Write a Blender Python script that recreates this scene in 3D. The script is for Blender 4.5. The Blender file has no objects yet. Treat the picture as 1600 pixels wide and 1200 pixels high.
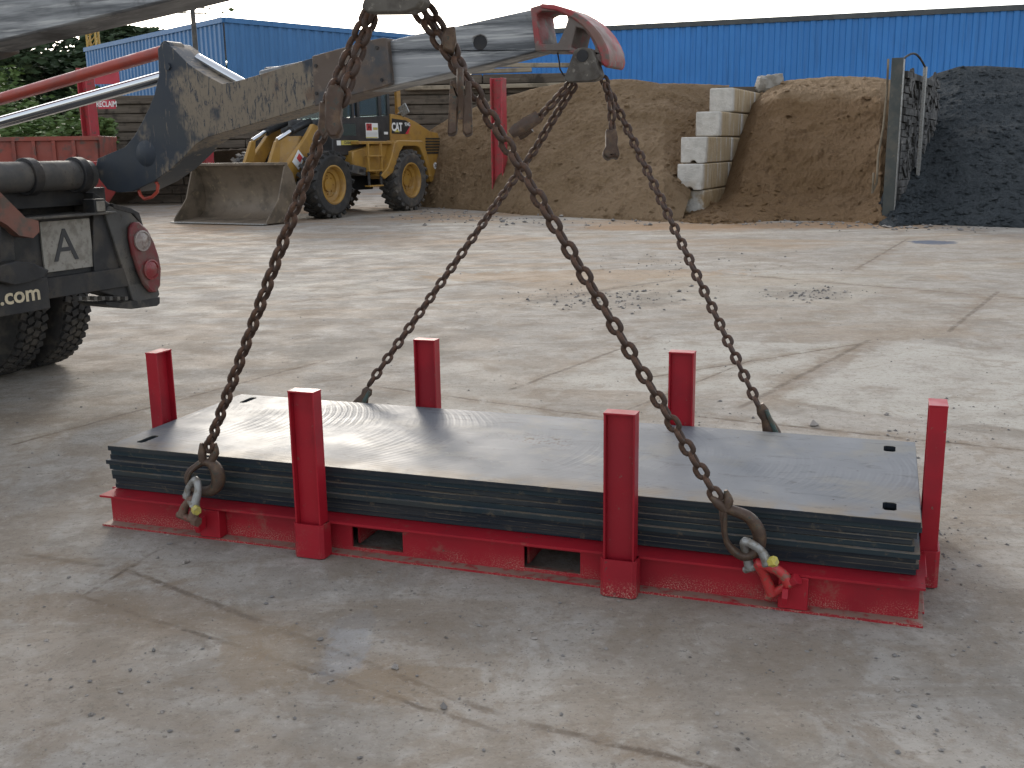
import bpy, bmesh, math, random
from mathutils import Vector as V, Matrix as M, noise as NZ
from mathutils.geometry import tessellate_polygon
random.seed(7)
C = bpy.context.scene.collection
SC = bpy.context.scene
# ------------------------------------------------------------------ camera, light, exposure
CF, PITCH, ROLL, CH = 1649.43, 0.2186, -0.0152, 1.43
cp, sp, cr, sr = math.cos(PITCH), math.sin(PITCH), math.cos(ROLL), math.sin(ROLL)
FW = V((0, cp, -sp)); UP0 = V((0, sp, cp)); RX = V((1, 0, 0))
RT = cr*RX + sr*UP0; UPV = -sr*RX + cr*UP0; CAM = V((0, 0, CH))
cam = bpy.data.cameras.new('camera'); co = bpy.data.objects.new('camera', cam); C.objects.link(co)
cam.sensor_width = 36; cam.lens = 36*CF/1600; cam.clip_end = 2000; cam.clip_start = .05
co.matrix_world = M(((RT.x, UPV.x, -FW.x, 0), (RT.y, UPV.y, -FW.y, 0), (RT.z, UPV.z, -FW.z, CH), (0, 0, 0, 1)))
SC.camera = co
SUN_AZ, SUN_EL = -11.7, 22.0          # degrees, from +Y towards +X
w = bpy.data.worlds.new("World"); SC.world = w; w.use_nodes = True
nt = w.node_tree; sky = nt.nodes.new('ShaderNodeTexSky'); sky.sky_type = 'NISHITA'; sky.sun_disc = False
sky.sun_elevation = math.radians(SUN_EL); sky.sun_rotation = math.radians(SUN_AZ)
sky.air_density = 1.0; sky.dust_density = 1.6; sky.ozone_density = 1.0
bg = nt.nodes['Background']; bw = nt.nodes.new('ShaderNodeRGBToBW'); mx = nt.nodes.new('ShaderNodeMix'); mx.data_type = 'RGBA'; mx.inputs[0].default_value = .5; nt.links.new(sky.outputs[0], bw.inputs[0]); nt.links.new(sky.outputs[0], mx.inputs[6]); nt.links.new(bw.outputs[0], mx.inputs[7]); veil = nt.nodes.new('ShaderNodeMix'); veil.data_type = 'RGBA'; veil.inputs[0].default_value = .5; veil.inputs[7].default_value = (2.2, 2.2, 2.25, 1)   # even layer of thin cloud
nt.links.new(mx.outputs[2], veil.inputs[6]); nt.links.new(veil.outputs[2], bg.inputs[0])
bg.inputs[1].default_value = .15
sl = bpy.data.lights.new('sun', 'SUN'); sl.energy = 0.5; sl.angle = math.radians(10.0); sl.color = (1, .93, .82)
so = bpy.data.objects.new('sun', sl); C.objects.link(so)
a, e = math.radians(SUN_AZ), math.radians(SUN_EL)
sd = V((math.sin(a)*math.cos(e), math.cos(a)*math.cos(e), math.sin(e)))
so.rotation_euler = sd.to_track_quat('Z', 'Y').to_euler(); so.location = sd*60
SC.view_settings.view_transform = 'Standard'; SC.view_settings.look = 'None'
SC.view_settings.exposure = 1.57; SC.view_settings.gamma = 1
SC.cycles.max_bounces = 6; SC.cycles.diffuse_bounces = 3; SC.cycles.glossy_bounces = 3

# ------------------------------------------------------------------ measuring helpers
def ray(x, y): return FW + (x-800)/CF*RT - (y-600)/CF*UPV
def at(x, y, Y): d = ray(x, y); return CAM + d*(Y/d.y)            # point on that sight line at depth Y
def YP(x, y, off): n = PF.to_3x3() @ V((0, 1, 0)); return onpl(x, y, PF @ V((0, off, 0)), n).y     # depth of a sight line on a plane along the pallet
def gp(x, y, z=0): d = ray(x, y); return CAM + d*((z-CH)/d.z)
def onpl(x, y, p, n): d = ray(x, y); n = V(n); return CAM + d*((V(p)-CAM).dot(n)/d.dot(n))
PR = -0.34113
PF = M.Translation((-1.59890, 4.01856, 0)) @ M.Rotation(PR, 4, 'Z')      # pallet frame
TR = math.radians(-25.5)
TF = M.Translation((-.102, 4.217, 0)) @ M.Rotation(TR, 4, 'Z')            # truck frame
PFI, TFI = PF.inverted(), TF.inverted()
def tpl(x, y, yl): n = TF.to_3x3() @ V((0, 1, 0)); return TFI @ onpl(x, y, TF @ V((0, yl, 0)), n)
def tpx(x, y, xl): n = TF.to_3x3() @ V((1, 0, 0)); return TFI @ onpl(x, y, TF @ V((xl, 0, 0)), n)

# ------------------------------------------------------------------ mesh builder
class MB:
    def __init__(s): s.v = []; s.f = []
    def add(s, vs, fs):
        o = len(s.v); s.v += [V(p) for p in vs]; s.f += [tuple(i+o for i in f) for f in fs]
    def box(s, c, d, R=None):
        hx, hy, hz = d[0]/2, d[1]/2, d[2]/2
        vs = [V((x*hx, y*hy, z*hz)) for x in (-1, 1) for y in (-1, 1) for z in (-1, 1)]
        if R is not None: vs = [R @ p for p in vs]
        s.add([p+V(c) for p in vs], [(0, 1, 3, 2), (4, 6, 7, 5), (0, 4, 5, 1), (2, 3, 7, 6), (0, 2, 6, 4), (1, 5, 7, 3)])
    def bx(s, x0, x1, y0, y1, z0, z1): s.box(((x0+x1)/2, (y0+y1)/2, (z0+z1)/2), (x1-x0, y1-y0, z1-z0))
    def prism(s, pts, vec, holes=()):
        loops = [[V(p) for p in pts]] + [[V(p) for p in h] for h in holes]; vec = V(vec)
        tris = tessellate_polygon(loops); flat = [p for l in loops for p in l]; n = len(flat)
        fs = [tuple(t) for t in tris] + [tuple(i+n for i in reversed(t)) for t in tris]
        o = 0
        for l in loops:
            k = len(l)
            fs += [(o+i, o+(i+1) % k, n+o+(i+1) % k, n+o+i) for i in range(k)]; o += k
        s.add(flat+[p+vec for p in flat], fs)
    def tube(s, path, r, n=8, closed=False, flat=None, up=None):
        P = [V(p) for p in path]; k = len(P); rs = r if isinstance(r, (list, tuple)) else [r]*k
        vs = []; prev = None
        for i in range(k):
            if closed: t = P[(i+1) % k]-P[i-1]
            else: t = P[min(i+1, k-1)]-P[max(i-1, 0)]
            t.normalize()
            if prev is None:
                u = (V(up) if up else V((0, 0, 1)) if abs(t.z) < .9 else V((1, 0, 0)))
            else: u = prev
            u = (u - t*u.dot(t)).normalized(); prev = u; b = t.cross(u)
            fx = flat if flat else 1
            for j in range(n):
                q = 2*math.pi*j/n; vs.append(P[i]+u*math.cos(q)*rs[i]*fx+b*math.sin(q)*rs[i])
        fs = []
        for i in range(k if closed else k-1):
            i2 = (i+1) % k
            for j in range(n): fs.append((i*n+j, i*n+(j+1) % n, i2*n+(j+1) % n, i2*n+j))
        if not closed: fs += [tuple(reversed(range(n))), tuple((k-1)*n+j for j in range(n))]
        s.add(vs, fs)
    def cyl(s, p0, p1, r, n=16, r1=None): s.tube([p0, p1], [r, r if r1 is None else r1], n)
    def lathe(s, prof, c, axis, n=28):
        ax = V(axis).normalized(); u = ax.orthogonal().normalized(); b = ax.cross(u); vs = []; fs = []; k = len(prof)
        for (r, h) in prof:
            for j in range(n):
                q = 2*math.pi*j/n; vs.append(V(c)+ax*h+(u*math.cos(q)+b*math.sin(q))*r)
        for i in range(k-1):
            for j in range(n): fs.append((i*n+j, i*n+(j+1) % n, (i+1)*n+(j+1) % n, (i+1)*n+j))
        s.add(vs, fs)
    def grid(s, fn, nu, nv):
        s.add([fn(i/nu, j/nv) for i in range(nu+1) for j in range(nv+1)],
              [(i*(nv+1)+j, (i+1)*(nv+1)+j, (i+1)*(nv+1)+j+1, i*(nv+1)+j+1) for i in range(nu) for j in range(nv)])
    def text(s, txt, R, size, depth=.002, bold=0, sx=1):
        cu = bpy.data.curves.new('t', 'FONT'); cu.body = txt; cu.size = size; cu.extrude = depth; cu.offset = bold
        cu.align_x = 'CENTER'; cu.align_y = 'CENTER'; cu.resolution_u = 3
        o = bpy.data.objects.new('t', cu); C.objects.link(o); dg = bpy.context.evaluated_depsgraph_get()
        me = bpy.data.meshes.new_from_object(o.evaluated_get(dg))
        s.add([R @ V((p.co.x*sx, p.co.y, p.co.z)) for p in me.vertices], [tuple(q.vertices) for q in me.polygons])
        bpy.data.objects.remove(o); bpy.data.meshes.remove(me); bpy.data.curves.remove(cu)
def wm(o): return wm(o.parent) @ o.matrix_parent_inverse @ o.matrix_basis if o.parent else o.matrix_basis.copy()
def link(name, mb, mat, parent=None, F=None, bevel=0, smooth=40, fix=True):
    """one mesh object; mb is in frame F (world when None)"""
    F = F or M()
    if parent is not None: X = wm(parent).inverted() @ F; loc = None
    else:
        ws = [F @ p for p in mb.v]
        loc = V(((min(p.x for p in ws)+max(p.x for p in ws))/2, (min(p.y for p in ws)+max(p.y for p in ws))/2, min(p.z for p in ws)))
        X = M.Translation(-loc) @ F
    me = bpy.data.meshes.new(name); me.from_pydata([X @ p for p in mb.v], [], mb.f)
    if fix:
        bm = bmesh.new(); bm.from_mesh(me); bmesh.ops.recalc_face_normals(bm, faces=bm.faces); bm.to_mesh(me); bm.free()
    if smooth:
        me.polygons.foreach_set('use_smooth', [True]*len(me.polygons)); me.set_sharp_from_angle(angle=math.radians(smooth))
    me.materials.append(mat); o = bpy.data.objects.new(name, me); C.objects.link(o)
    if parent is not None: o.parent = parent
    else: o.location = loc
    if bevel:
        b = o.modifiers.new('b', 'BEVEL'); b.width = bevel; b.segments = 2; b.limit_method = 'ANGLE'; b.angle_limit = math.radians(40); b.harden_normals = False
    return o
def tag(o, label=None, cat=None, group=None, kind=None):
    for k, v in (('label', label), ('category', cat), ('group', group), ('kind', kind)):
        if v: o[k] = v
    return o
def thing(name, mat4, label, cat, group=None):
    o = bpy.data.objects.new(name, None); C.objects.link(o); o.matrix_basis = mat4; o.empty_display_size = .2
    return tag(o, label, cat, group)

# ------------------------------------------------------------------ materials
class G:
    """tiny node-graph helper"""
    def __init__(s, name):
        s.m = bpy.data.materials.new(name); s.m.use_nodes = True; s.t = s.m.node_tree; s.b = s.t.nodes['Principled BSDF']
        s.tc = s.t.nodes.new('ShaderNodeTexCoord').outputs['Object']
    def put(s, sock, v):
        if hasattr(v, 'is_linked') or isinstance(v, bpy.types.NodeSocket): s.t.links.new(v, sock)
        elif isinstance(v, (tuple, list)) and len(v) == 3 and sock.type == 'RGBA': sock.default_value = (*v, 1)
        else: sock.default_value = v
    def math(s, op, a, b=0, c=0, clamp=False):
        n = s.t.nodes.new('ShaderNodeMath'); n.operation = op; n.use_clamp = clamp
        for i, v in enumerate((a, b, c)): s.put(n.inputs[i], v)
        return n.outputs[0]
    def noise(s, scale, detail=4, rough=.55, stretch=None, vec=None, dist=0, off=None, ridged=False):
        v = vec or s.tc
        if stretch or off:
            mp = s.t.nodes.new('ShaderNodeMapping'); s.t.links.new(v, mp.inputs[0]); v = mp.outputs[0]
            if stretch: mp.inputs['Scale'].default_value = stretch
            if off: mp.inputs['Location'].default_value = off
        n = s.t.nodes.new('ShaderNodeTexNoise'); s.t.links.new(v, n.inputs['Vector'])
        n.inputs['Scale'].default_value = scale; n.inputs['Detail'].default_value = detail; n.inputs['Roughness'].default_value = rough
        n.inputs['Distortion'].default_value = dist
        return n.outputs[0]
    def vor(s, scale, feature='F1', vec=None, rnd=1):
        n = s.t.nodes.new('ShaderNodeTexVoronoi'); n.feature = feature; s.t.links.new(vec or s.tc, n.inputs['Vector']); n.inputs['Scale'].default_value = scale
        n.inputs['Randomness'].default_value = rnd
        return n.outputs['Distance']
    def rng(s, v, lo, hi, a=0, b=1, smooth=True):
        n = s.t.nodes.new('ShaderNodeMapRange'); n.interpolation_type = 'SMOOTHSTEP' if smooth else 'LINEAR'
        for i, x in enumerate((v, lo, hi, a, b)): s.put(n.inputs[i], x)
        return n.outputs[0]
    def mix(s, f, a, b, mode='MIX'):
        n = s.t.nodes.new('ShaderNodeMix'); n.data_type = 'RGBA'; n.blend_type = mode
        s.put(n.inputs[0], f); s.put(n.inputs[6], a); s.put(n.inputs[7], b); return n.outputs[2]
    def sep(s, vec=None):
        n = s.t.nodes.new('ShaderNodeSeparateXYZ'); s.t.links.new(vec or s.tc, n.inputs[0]); return n.outputs
    def normal_z(s):
        n = s.t.nodes.new('ShaderNodeNewGeometry'); return s.sep(n.outputs['Normal'])[2]
    def bump(s, h, strength=.3, dist=.01, prev=None):
        n = s.t.nodes.new('ShaderNodeBump'); n.inputs['Strength'].default_value = strength; n.inputs['Distance'].default_value = dist
        s.put(n.inputs['Height'], h)
        if prev is not None: s.t.links.new(prev, n.inputs['Normal'])
        s.t.links.new(n.outputs[0], s.b.inputs['Normal']); return n.outputs[0]
    def out(s, col, rough=.6, metal=0, spec=.5):
        s.put(s.b.inputs['Base Color'], col); s.put(s.b.inputs['Roughness'], rough); s.put(s.b.inputs['Metallic'], metal)
        s.b.inputs['Specular IOR Level'].default_value = spec
        return s.m
def simple(name, c, rough=.6, metal=0, c2=None, scale=6, lo=.45, hi=.62, c3=None, scale3=25, lo3=.55, hi3=.66, bump=0, bscale=60, bdist=.004, spec=.5, stretch=None):
    g = G(name); col = c
    if c2: col = g.mix(g.rng(g.noise(scale, 5, .6, stretch=stretch), lo, hi), c, c2)
    if c3: col = g.mix(g.rng(g.noise(scale3, 5, .65), lo3, hi3), col, c3)
    if bump: g.bump(g.noise(bscale, 4), bump, bdist)
    r = rough
    if c2: r = g.rng(g.noise(scale*1.7, 4), .3, .7, max(.05, rough-.1), min(1, rough+.12))
    return g.out(col, r, metal, spec)

RED = simple('red_paint', (.32, .010, .020), .42, c2=(.255, .010, .019), scale=4, c3=(.20, .07, .06), scale3=38, lo3=.655, hi3=.70, bump=.15, bscale=150, bdist=.0012, spec=.3)
def red_dusty():
    g = G('red_paint_dusty'); n = g.noise(4, 5); col = g.mix(g.rng(n, .4, .65), (.32, .010, .020), (.255, .010, .019))
    z = g.sep()[2]; sp_ = g.rng(g.noise(230, 3, .7), .52, .60)
    low = g.math('MULTIPLY', g.rng(z, .012, .075, 1, 0), g.rng(g.noise(5, 4), .35, .6)); col = g.mix(g.math('MULTIPLY', sp_, low), col, (.40, .26, .20))
    col = g.mix(g.rng(g.noise(26, 6, .75, off=(2, 5, 1)), .655, .675), col, (.085, .05, .042)); col = g.mix(g.math('MULTIPLY', g.rng(g.noise(7, 6, .75, off=(3, 3, 3)), .56, .70), .6), col, (.23, .10, .075))
    up = g.rng(g.normal_z(), .6, .95); fl = g.math('MULTIPLY', up, g.rng(g.noise(30, 5), .3, .55)); low2 = g.rng(z, .03, .02)
    col = g.mix(g.math('MULTIPLY', g.math('MULTIPLY', fl, low2), .85), col, (.27, .22, .17))
    g.bump(g.noise(160, 3), .12, .001)
    return g.out(col, .5, 0, .3)
REDD = red_dusty()
RUST = simple('rusty_chain_steel', (.055, .032, .022), .65, .2, c2=(.105, .052, .029), scale=38, c3=(.028, .022, .020), scale3=80, bump=.4, bscale=300, bdist=.0015)
HOOK = simple('worn_brown_steel', (.075, .047, .033), .55, .35, c2=(.12, .075, .045), scale=30, c3=(.045, .05, .042), scale3=60, bump=.35, bscale=220, bdist=.0015)
GALV = simple('galvanised_steel', (.30, .30, .29), .5, .6, c2=(.20, .18, .15), scale=40, bump=.2, bscale=200, bdist=.001)
YEL = simple('yellow_bolt_paint', (.50, .42, .08), .5, c2=(.35, .30, .10), scale=60)
REDSH = simple('chipped_red_shackle', (.42, .03, .03), .5, c2=(.20, .09, .06), scale=50, lo=.5, hi=.62, bump=.2, bscale=200, bdist=.001)
BRSH = simple('dull_brown_shackle', (.14, .085, .06), .6, .3, c2=(.22, .05, .04), scale=45, lo=.55, hi=.68, bump=.2, bscale=200, bdist=.001)
BLACK = simple('black_rubber', (.025, .024, .024), .8, c2=(.06, .053, .045), scale=8, bump=.2, bscale=80)
DARK = simple('dark_grimy_steel', (.020, .020, .021), .6, .2, c2=(.042, .036, .030), scale=5, c3=(.02, .02, .022), scale3=22, bump=.2, bscale=60, bdist=.003)
DUSTY = simple('dusty_grey_steel', (.065, .063, .060), .65, .2, c2=(.11, .098, .082), scale=5, c3=(.05, .045, .04), scale3=20, bump=.2, bscale=60, bdist=.003)
CHROME = simple('chrome_rod', (.62, .64, .66), .12, 1.0)
CYLRED = simple('old_red_cylinder', (.34, .05, .03), .38, c2=(.26, .05, .035), scale=5)
HS_, TK_ = .313, (.313-.128-.002)/9
def plate_top():
    g = G('steel_plate'); x, y, z = g.sep()
    up = g.rng(g.normal_z(), .7, .9)
    jit = g.math('MULTIPLY', g.noise(3.0, 3), .05)
    yy = g.math('SUBTRACT', y, .5); rad = g.math('SQRT', g.math('MAXIMUM', g.math('SUBTRACT', .36, g.math('MULTIPLY', yy, yy)), 0))
    ph = g.math('ADD', g.math('SUBTRACT', x, rad), jit)
    arcs = g.math('SINE', g.math('MULTIPLY', ph, 420)); arcs2 = g.math('SINE', g.math('MULTIPLY', ph, 190))
    arcn = g.noise(14, 3, stretch=(1, 1, 1)); big = g.noise(1.8, 4)
    fam = g.math('MULTIPLY', g.math('ADD', arcs, arcs2), g.rng(g.noise(2.2, 2, off=(3, 1, 0)), .42, .66))
    brushed = g.noise(1, 6, .7, stretch=(9, 160, 1))
    cx = g.mix(g.rng(big, .35, .65), (.33, .345, .36), (.27, .285, .30))
    cx = g.mix(g.rng(g.noise(3.5, 5, .65, off=(1, 5, 2)), .50, .66), cx, (.38, .37, .34))
    cx = g.mix(g.math('MULTIPLY', g.rng(y, .16, .02), g.rng(g.noise(6, 5), .30, .58)), cx, (.40, .32, .23))
    scf = g.noise(10, 8, .8, stretch=(.5, 1.6, 1), dist=1.0); cx = g.mix(g.math('MULTIPLY', g.rng(scf, .54, .64), .6), cx, (.15, .145, .14)); cx = g.mix(g.math('MULTIPLY', g.rng(scf, .42, .34), .5), cx, (.50, .49, .47)); cx = g.mix(g.rng(g.noise(40, 4, .7), .66, .73), cx, (.12, .10, .085))
    dx = g.math('SUBTRACT', x, 1.62); dy = g.math('SUBTRACT', y, .55); dd = g.math('SQRT', g.math('ADD', g.math('MULTIPLY', dx, dx), g.math('MULTIPLY', g.math('MULTIPLY', dy, dy), 4)))
    spot = g.math('MULTIPLY', g.rng(dd, .05, .2, 1, 0), g.rng(g.noise(38, 4, .7), .52, .62)); cx = g.mix(spot, cx, (.16, .12, .08))
    edge = g.mix(g.rng(g.noise(2.2, 5, stretch=(1, 1, 30)), .40, .60), (.022, .028, .036), (.042, .046, .048))
    lz = g.math('DIVIDE', g.math('SUBTRACT', HS_, z), TK_); li = g.math('FLOOR', lz); fz = g.math('SUBTRACT', lz, li)
    wn_ = g.t.nodes.new('ShaderNodeTexWhiteNoise'); wn_.noise_dimensions = '1D'; g.t.links.new(g.math('ADD', li, 3.37), wn_.inputs['W']); rnd = wn_.outputs[0]
    edge = g.mix(g.math('MULTIPLY', g.rng(rnd, .4, .65), .6), edge, (.028, .046, .054)); edge = g.mix(g.math('MULTIPLY', g.rng(rnd, .70, .8), g.rng(g.noise(2.5, 4), .35, .6)), edge, (.105, .085, .058))
    edge = g.mix(g.rng(g.noise(24, 5, .7), .56, .70), edge, (.10, .085, .065))
    lip = g.math('MULTIPLY', g.rng(fz, .14, .05), g.rng(g.noise(4, 5, .7, stretch=(1, 1, .1)), .40, .58)); edge = g.mix(g.math('MULTIPLY', lip, .8), edge, (.19, .17, .13))
    cx = g.mix(1.0, cx, (.44, .45, .47), 'MULTIPLY'); col = g.mix(up, edge, cx)
    ro = g.math('ADD', g.rng(g.noise(5, 4), .3, .7, .42, .54), g.math('MULTIPLY', fam, .05)); ro = g.mix(up, (.6, .6, .6), ro)
    me = g.rng(up, 0, 1, .2, 0)
    b1 = g.bump(g.math('MULTIPLY', fam, up), .07, .0006); b2 = g.bump(brushed, .06, .001, b1); g.bump(g.noise(9, 5), .10, .008, b2)
    return g.out(col, ro, me, .075)
PLATE = plate_top()
def arm_paint():
    g = G('scratched_blue_grey_paint'); n = g.noise(7, 6, .7, stretch=(1, 1, 1)); d = g.noise(2.3, 3)
    col = g.mix(g.rng(g.noise(4, 4), .4, .65), (.022, .030, .042), (.034, .040, .046))
    x, y, z = g.sep()
    wear = g.math('ADD', g.rng(x, 1.5, 2.3, -.20, .03), g.math('MULTIPLY', d, .30))
    big = g.rng(g.math('ADD', g.noise(3.2, 4, .6), wear), .545, .67); fin = g.noise(21, 7, .78, stretch=(2.4, 1, .6), dist=.8); gouge = g.rng(g.noise(8, 5, .7, stretch=(6, 1, .7), off=(2, 0, 5)), .585, .62)
    sc = g.math('MAXIMUM', g.math('MULTIPLY', big, g.rng(fin, .40, .50)), g.math('MULTIPLY', gouge, g.rng(x, 1.45, 2.0, 0, .9)))
    col = g.mix(sc, col, (.20, .16, .112))
    rust = g.rng(g.math('ADD', g.noise(5, 6, .65, off=(4, 2, 7)), g.rng(x, 1.5, 3.4, -.10, .09)), .54, .70); col = g.mix(rust, col, (.13, .082, .052))
    g.bump(g.noise(70, 4), .2, .002)
    return g.out(col, .55, .15)
def worn_boom():
    g = G('rubbed_boom_steel'); s1 = g.noise(3, 6, .65, stretch=(.35, 1, 5)); s2 = g.noise(12, 6, .7, stretch=(.12, 1, 3))
    col = g.mix(g.rng(s1, .40, .62), (.075, .079, .085), (.27, .275, .28)); col = g.mix(g.rng(s2, .5, .66), col, (.40, .40, .39)); col = g.mix(g.rng(g.noise(6, 5), .58, .72), col, (.03, .03, .03))
    return g.out(col, .45, .5)
ARM = arm_paint(); BOOM = worn_boom()
HEADRED = simple('worn_red_casting', (.30, .035, .038), .55, c2=(.17, .095, .075), scale=7, lo=.40, hi=.6, c3=(.12, .09, .075), scale3=22, bump=.25, bscale=80, bdist=.003)
HEADGREY = simple('worn_grey_red_casting', (.13, .105, .09), .6, .1, c2=(.27, .05, .05), scale=6, lo=.48, hi=.64, c3=(.17, .15, .13), scale3=18, bump=.25, bscale=80, bdist=.003)
GREYC = simple('grey_casting', (.10, .088, .072), .65, .2, c2=(.065, .055, .045), scale=12, c3=(.2, .18, .15), scale3=30, bump=.25, bscale=90, bdist=.003)
LAMPRED = simple('dirty_red_lamp', (.14, .018, .02), .45, c2=(.11, .06, .05), scale=8, lo=.42, hi=.62, c3=(.10, .06, .05), scale3=25)
LENS1 = simple('clear_grey_lens', (.28, .24, .22), .2, c2=(.2, .15, .13), scale=30); LENS2 = simple('red_lens', (.20, .022, .026), .3, c2=(.15, .06, .05), scale=14)
WHITEPL = simple('dirty_white_board', (.25, .235, .205), .6, c2=(.17, .155, .13), scale=14, c3=(.16, .14, .115), scale3=35)
LETBLK = simple('black_letter_paint', (.03, .03, .032), .6)
LETCREAM = simple('cream_letter_paint', (.55, .47, .32), .6, c2=(.42, .36, .25), scale=30)
WHITE = simple('white_sticker', (.70, .70, .68), .5)
def ground_mat():
    g = G('dirty_concrete'); x, y, z = g.sep()
    base = g.mix(g.rng(g.noise(.35, 6, .6), .35, .65), (.270, .250, .228), (.325, .305, .280))
    base = g.mix(g.rng(g.noise(1.7, 6, .65, off=(3, 7, 0)), .46, .64), base, (.225, .205, .182))
    base = g.mix(g.math('MULTIPLY', g.rng(g.noise(6, 6, .7), .50, .64), .55), base, (.37, .35, .325))
    far = g.rng(y, 5.5, 15)
    st = g.noise(.55, 6, .68, stretch=(.45, 1.3, 1), dist=.8)
    base = g.mix(g.math('MULTIPLY', g.rng(st, .50, .62), g.rng(far, 0, 1, .35, .8)), base, (.28, .205, .135))
    base = g.mix(g.math('MULTIPLY', g.rng(g.noise(.35, 6, .7, stretch=(.5, 1.6, 1), off=(9, 2, 0)), .52, .62), far), base, (.39, .365, .325))
    org = g.math('MULTIPLY', g.rng(g.noise(.28, 6, .65, off=(1, 21, 0)), .46, .60), g.rng(y, 13, 21)); base = g.mix(g.math('MULTIPLY', org, .8), base, (.30, .19, .105))
    mud = g.rng(g.noise(.95, 6, .7, off=(12, 4, 0), dist=.5), .50, .60); base = g.mix(g.math('MULTIPLY', mud, .42), base, (.225, .18, .135)); tex = g.noise(4.5, 9, .8, dist=.6); base = g.mix(g.math('MULTIPLY', g.rng(tex, .50, .60), .55), base, (.215, .180, .145)); base = g.mix(g.math('MULTIPLY', g.rng(tex, .46, .36), .45), base, (.385, .365, .335)); trk_ = g.noise(2.0, 7, .75, stretch=(.35, 2.2, 1), off=(7, 3, 1)); base = g.mix(g.math('MULTIPLY', g.rng(trk_, .53, .62), .4), base, (.20, .165, .13))
    # paler slabs
    PN = g.math('MULTIPLY', g.math('SUBTRACT', g.noise(1.3, 6, .7), .5), .22); PM = g.rng(g.noise(2.4, 6, .7, off=(5, 5, 0)), .36, .56, .25, 1)
    def patch(p0, p1, p3, c, amt):
        A, B, D = gp(*p0), gp(*p1), gp(*p3); nonlocal base
        u, v = B-A, D-A; det = u.x*v.y-u.y*v.x
        px_, py_ = g.math('SUBTRACT', x, A.x), g.math('SUBTRACT', y, A.y)
        uu = g.math('DIVIDE', g.math('SUBTRACT', g.math('MULTIPLY', px_, v.y), g.math('MULTIPLY', py_, v.x)), det)
        vv = g.math('DIVIDE', g.math('SUBTRACT', g.math('MULTIPLY', py_, u.x), g.math('MULTIPLY', px_, u.y)), det)
        nz = PN
        k = None
        for t in (uu, vv):
            t = g.math('ADD', t, nz); m_ = g.math('MULTIPLY', g.rng(t, 0, .03), g.rng(t, .97, 1, 1, 0)); k = m_ if k is None else g.math('MULTIPLY', k, m_)
        k = g.math('MULTIPLY', k, PM)
        base = g.mix(g.math('MULTIPLY', k, amt), base, c)
    patch((800, 605), (1190, 622), (1010, 528), (.375, .36, .33), .85)
    patch((1205, 625), (1640, 680), (1395, 532), (.39, .375, .345), .85)
    patch((560, 650), (800, 690), (720, 560), (.36, .34, .31), .6)
    patch((880, 470), (1330, 480), (1050, 425), (.36, .335, .29), .5)
    patch((1080, 660), (1640, 760), (1300, 640), (.37, .35, .325), .5)
    fine0 = g.noise(9, 5, .75)
    # joints and cracks
    wob = g.math('MULTIPLY', g.math('SUBTRACT', g.noise(3.0, 6, .7), .5), .06)
    jn = halo = None
    for (p0, p1, wd) in [((0, 862), (190, 887), .02), ((190, 887), (800, 1125), .02), ((110, 925), (800, 1150), .014), ((262, 850), (118, 940), .014), ((800, 1125), (1500, 1290), .02),
                         ((1480, 520), (1560, 455), .03), ((790, 612), (1035, 520), .025), ((1000, 592), (1370, 533), .02), ((1360, 530), (1150, 640), .03), ((860, 690), (1180, 560), .016),
                         ((1080, 650), (1640, 708), .025), ((800, 474), (1060, 436), .03), ((380, 480), (1000, 415), .03), ((560, 600), (1000, 660), .02), ((0, 700), (520, 560), .02), ((1040, 420), (1640, 470), .03), ((1420, 372), (1330, 425), .03)]:
        A, B = gp(*p0), gp(*p1); d = (B-A); ln = d.length; d = d/ln
        px_, py_ = g.math('SUBTRACT', x, A.x), g.math('SUBTRACT', y, A.y)
        al = g.math('ADD', g.math('MULTIPLY', px_, d.x), g.math('MULTIPLY', py_, d.y))
        ac = g.math('ABSOLUTE', g.math('ADD', g.math('SUBTRACT', g.math('MULTIPLY', px_, d.y), g.math('MULTIPLY', py_, d.x)), wob))
        m_ = g.math('MULTIPLY', g.rng(ac, wd*.25, wd*1.0, 1, 0), g.math('MULTIPLY', g.rng(al, 0, .1), g.rng(al, ln-.1, ln, 1, 0)))
        jn = m_ if jn is None else g.math('MAXIMUM', jn, m_)
        h_ = g.math('MULTIPLY', g.rng(ac, wd*.5, wd*6, 1, 0), g.math('MULTIPLY', g.rng(al, -.1, .3), g.rng(al, ln-.3, ln+.1, 1, 0))); halo = h_ if halo is None else g.math('MAXIMUM', halo, h_)
    jn = g.math('MULTIPLY', jn, g.rng(g.noise(1.2, 6, off=(2, 2, 2)),   .30, .48, .25, .95))
    base = g.mix(g.math('MULTIPLY', halo, g.rng(tex, .38, .60, 0, .75)), base, (.20, .155, .115)); jn = g.math('MULTIPLY', jn, g.rng(fine0, .38, .56, .2, 1)); base = g.mix(jn, base, (.125, .10, .08))
    # dirt clumps with their own outline, the blue stain by the gravel
    BN = {5: g.noise(5, 6, .7), 2: g.noise(2, 6, .7)}; BN[1.2] = BN[2]
    def blot(p, rx, ry, c, amt, lo=.48, hi=.58, sc=5):
        nonlocal base; A = gp(*p)
        dx, dy = g.math('DIVIDE', g.math('SUBTRACT', x, A.x), rx), g.math('DIVIDE', g.math('SUBTRACT', y, A.y), ry)
        r = g.math('SQRT', g.math('ADD', g.math('MULTIPLY', dx, dx), g.math('MULTIPLY', dy, dy)))
        k = g.math('ADD', g.rng(r, .2, 1.1, .3, -.3, False), BN[sc]); base = g.mix(g.math('MULTIPLY', g.rng(k, lo, hi), amt), base, c)
    blot((950, 468), 1.3, .9, (.13, .115, .10), .4); blot((1270, 460), .7, .6, (.13, .115, .10), .35); blot((1460, 379), .5, .5, (.05, .075, .13), .9, .45, .6, 2)
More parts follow.
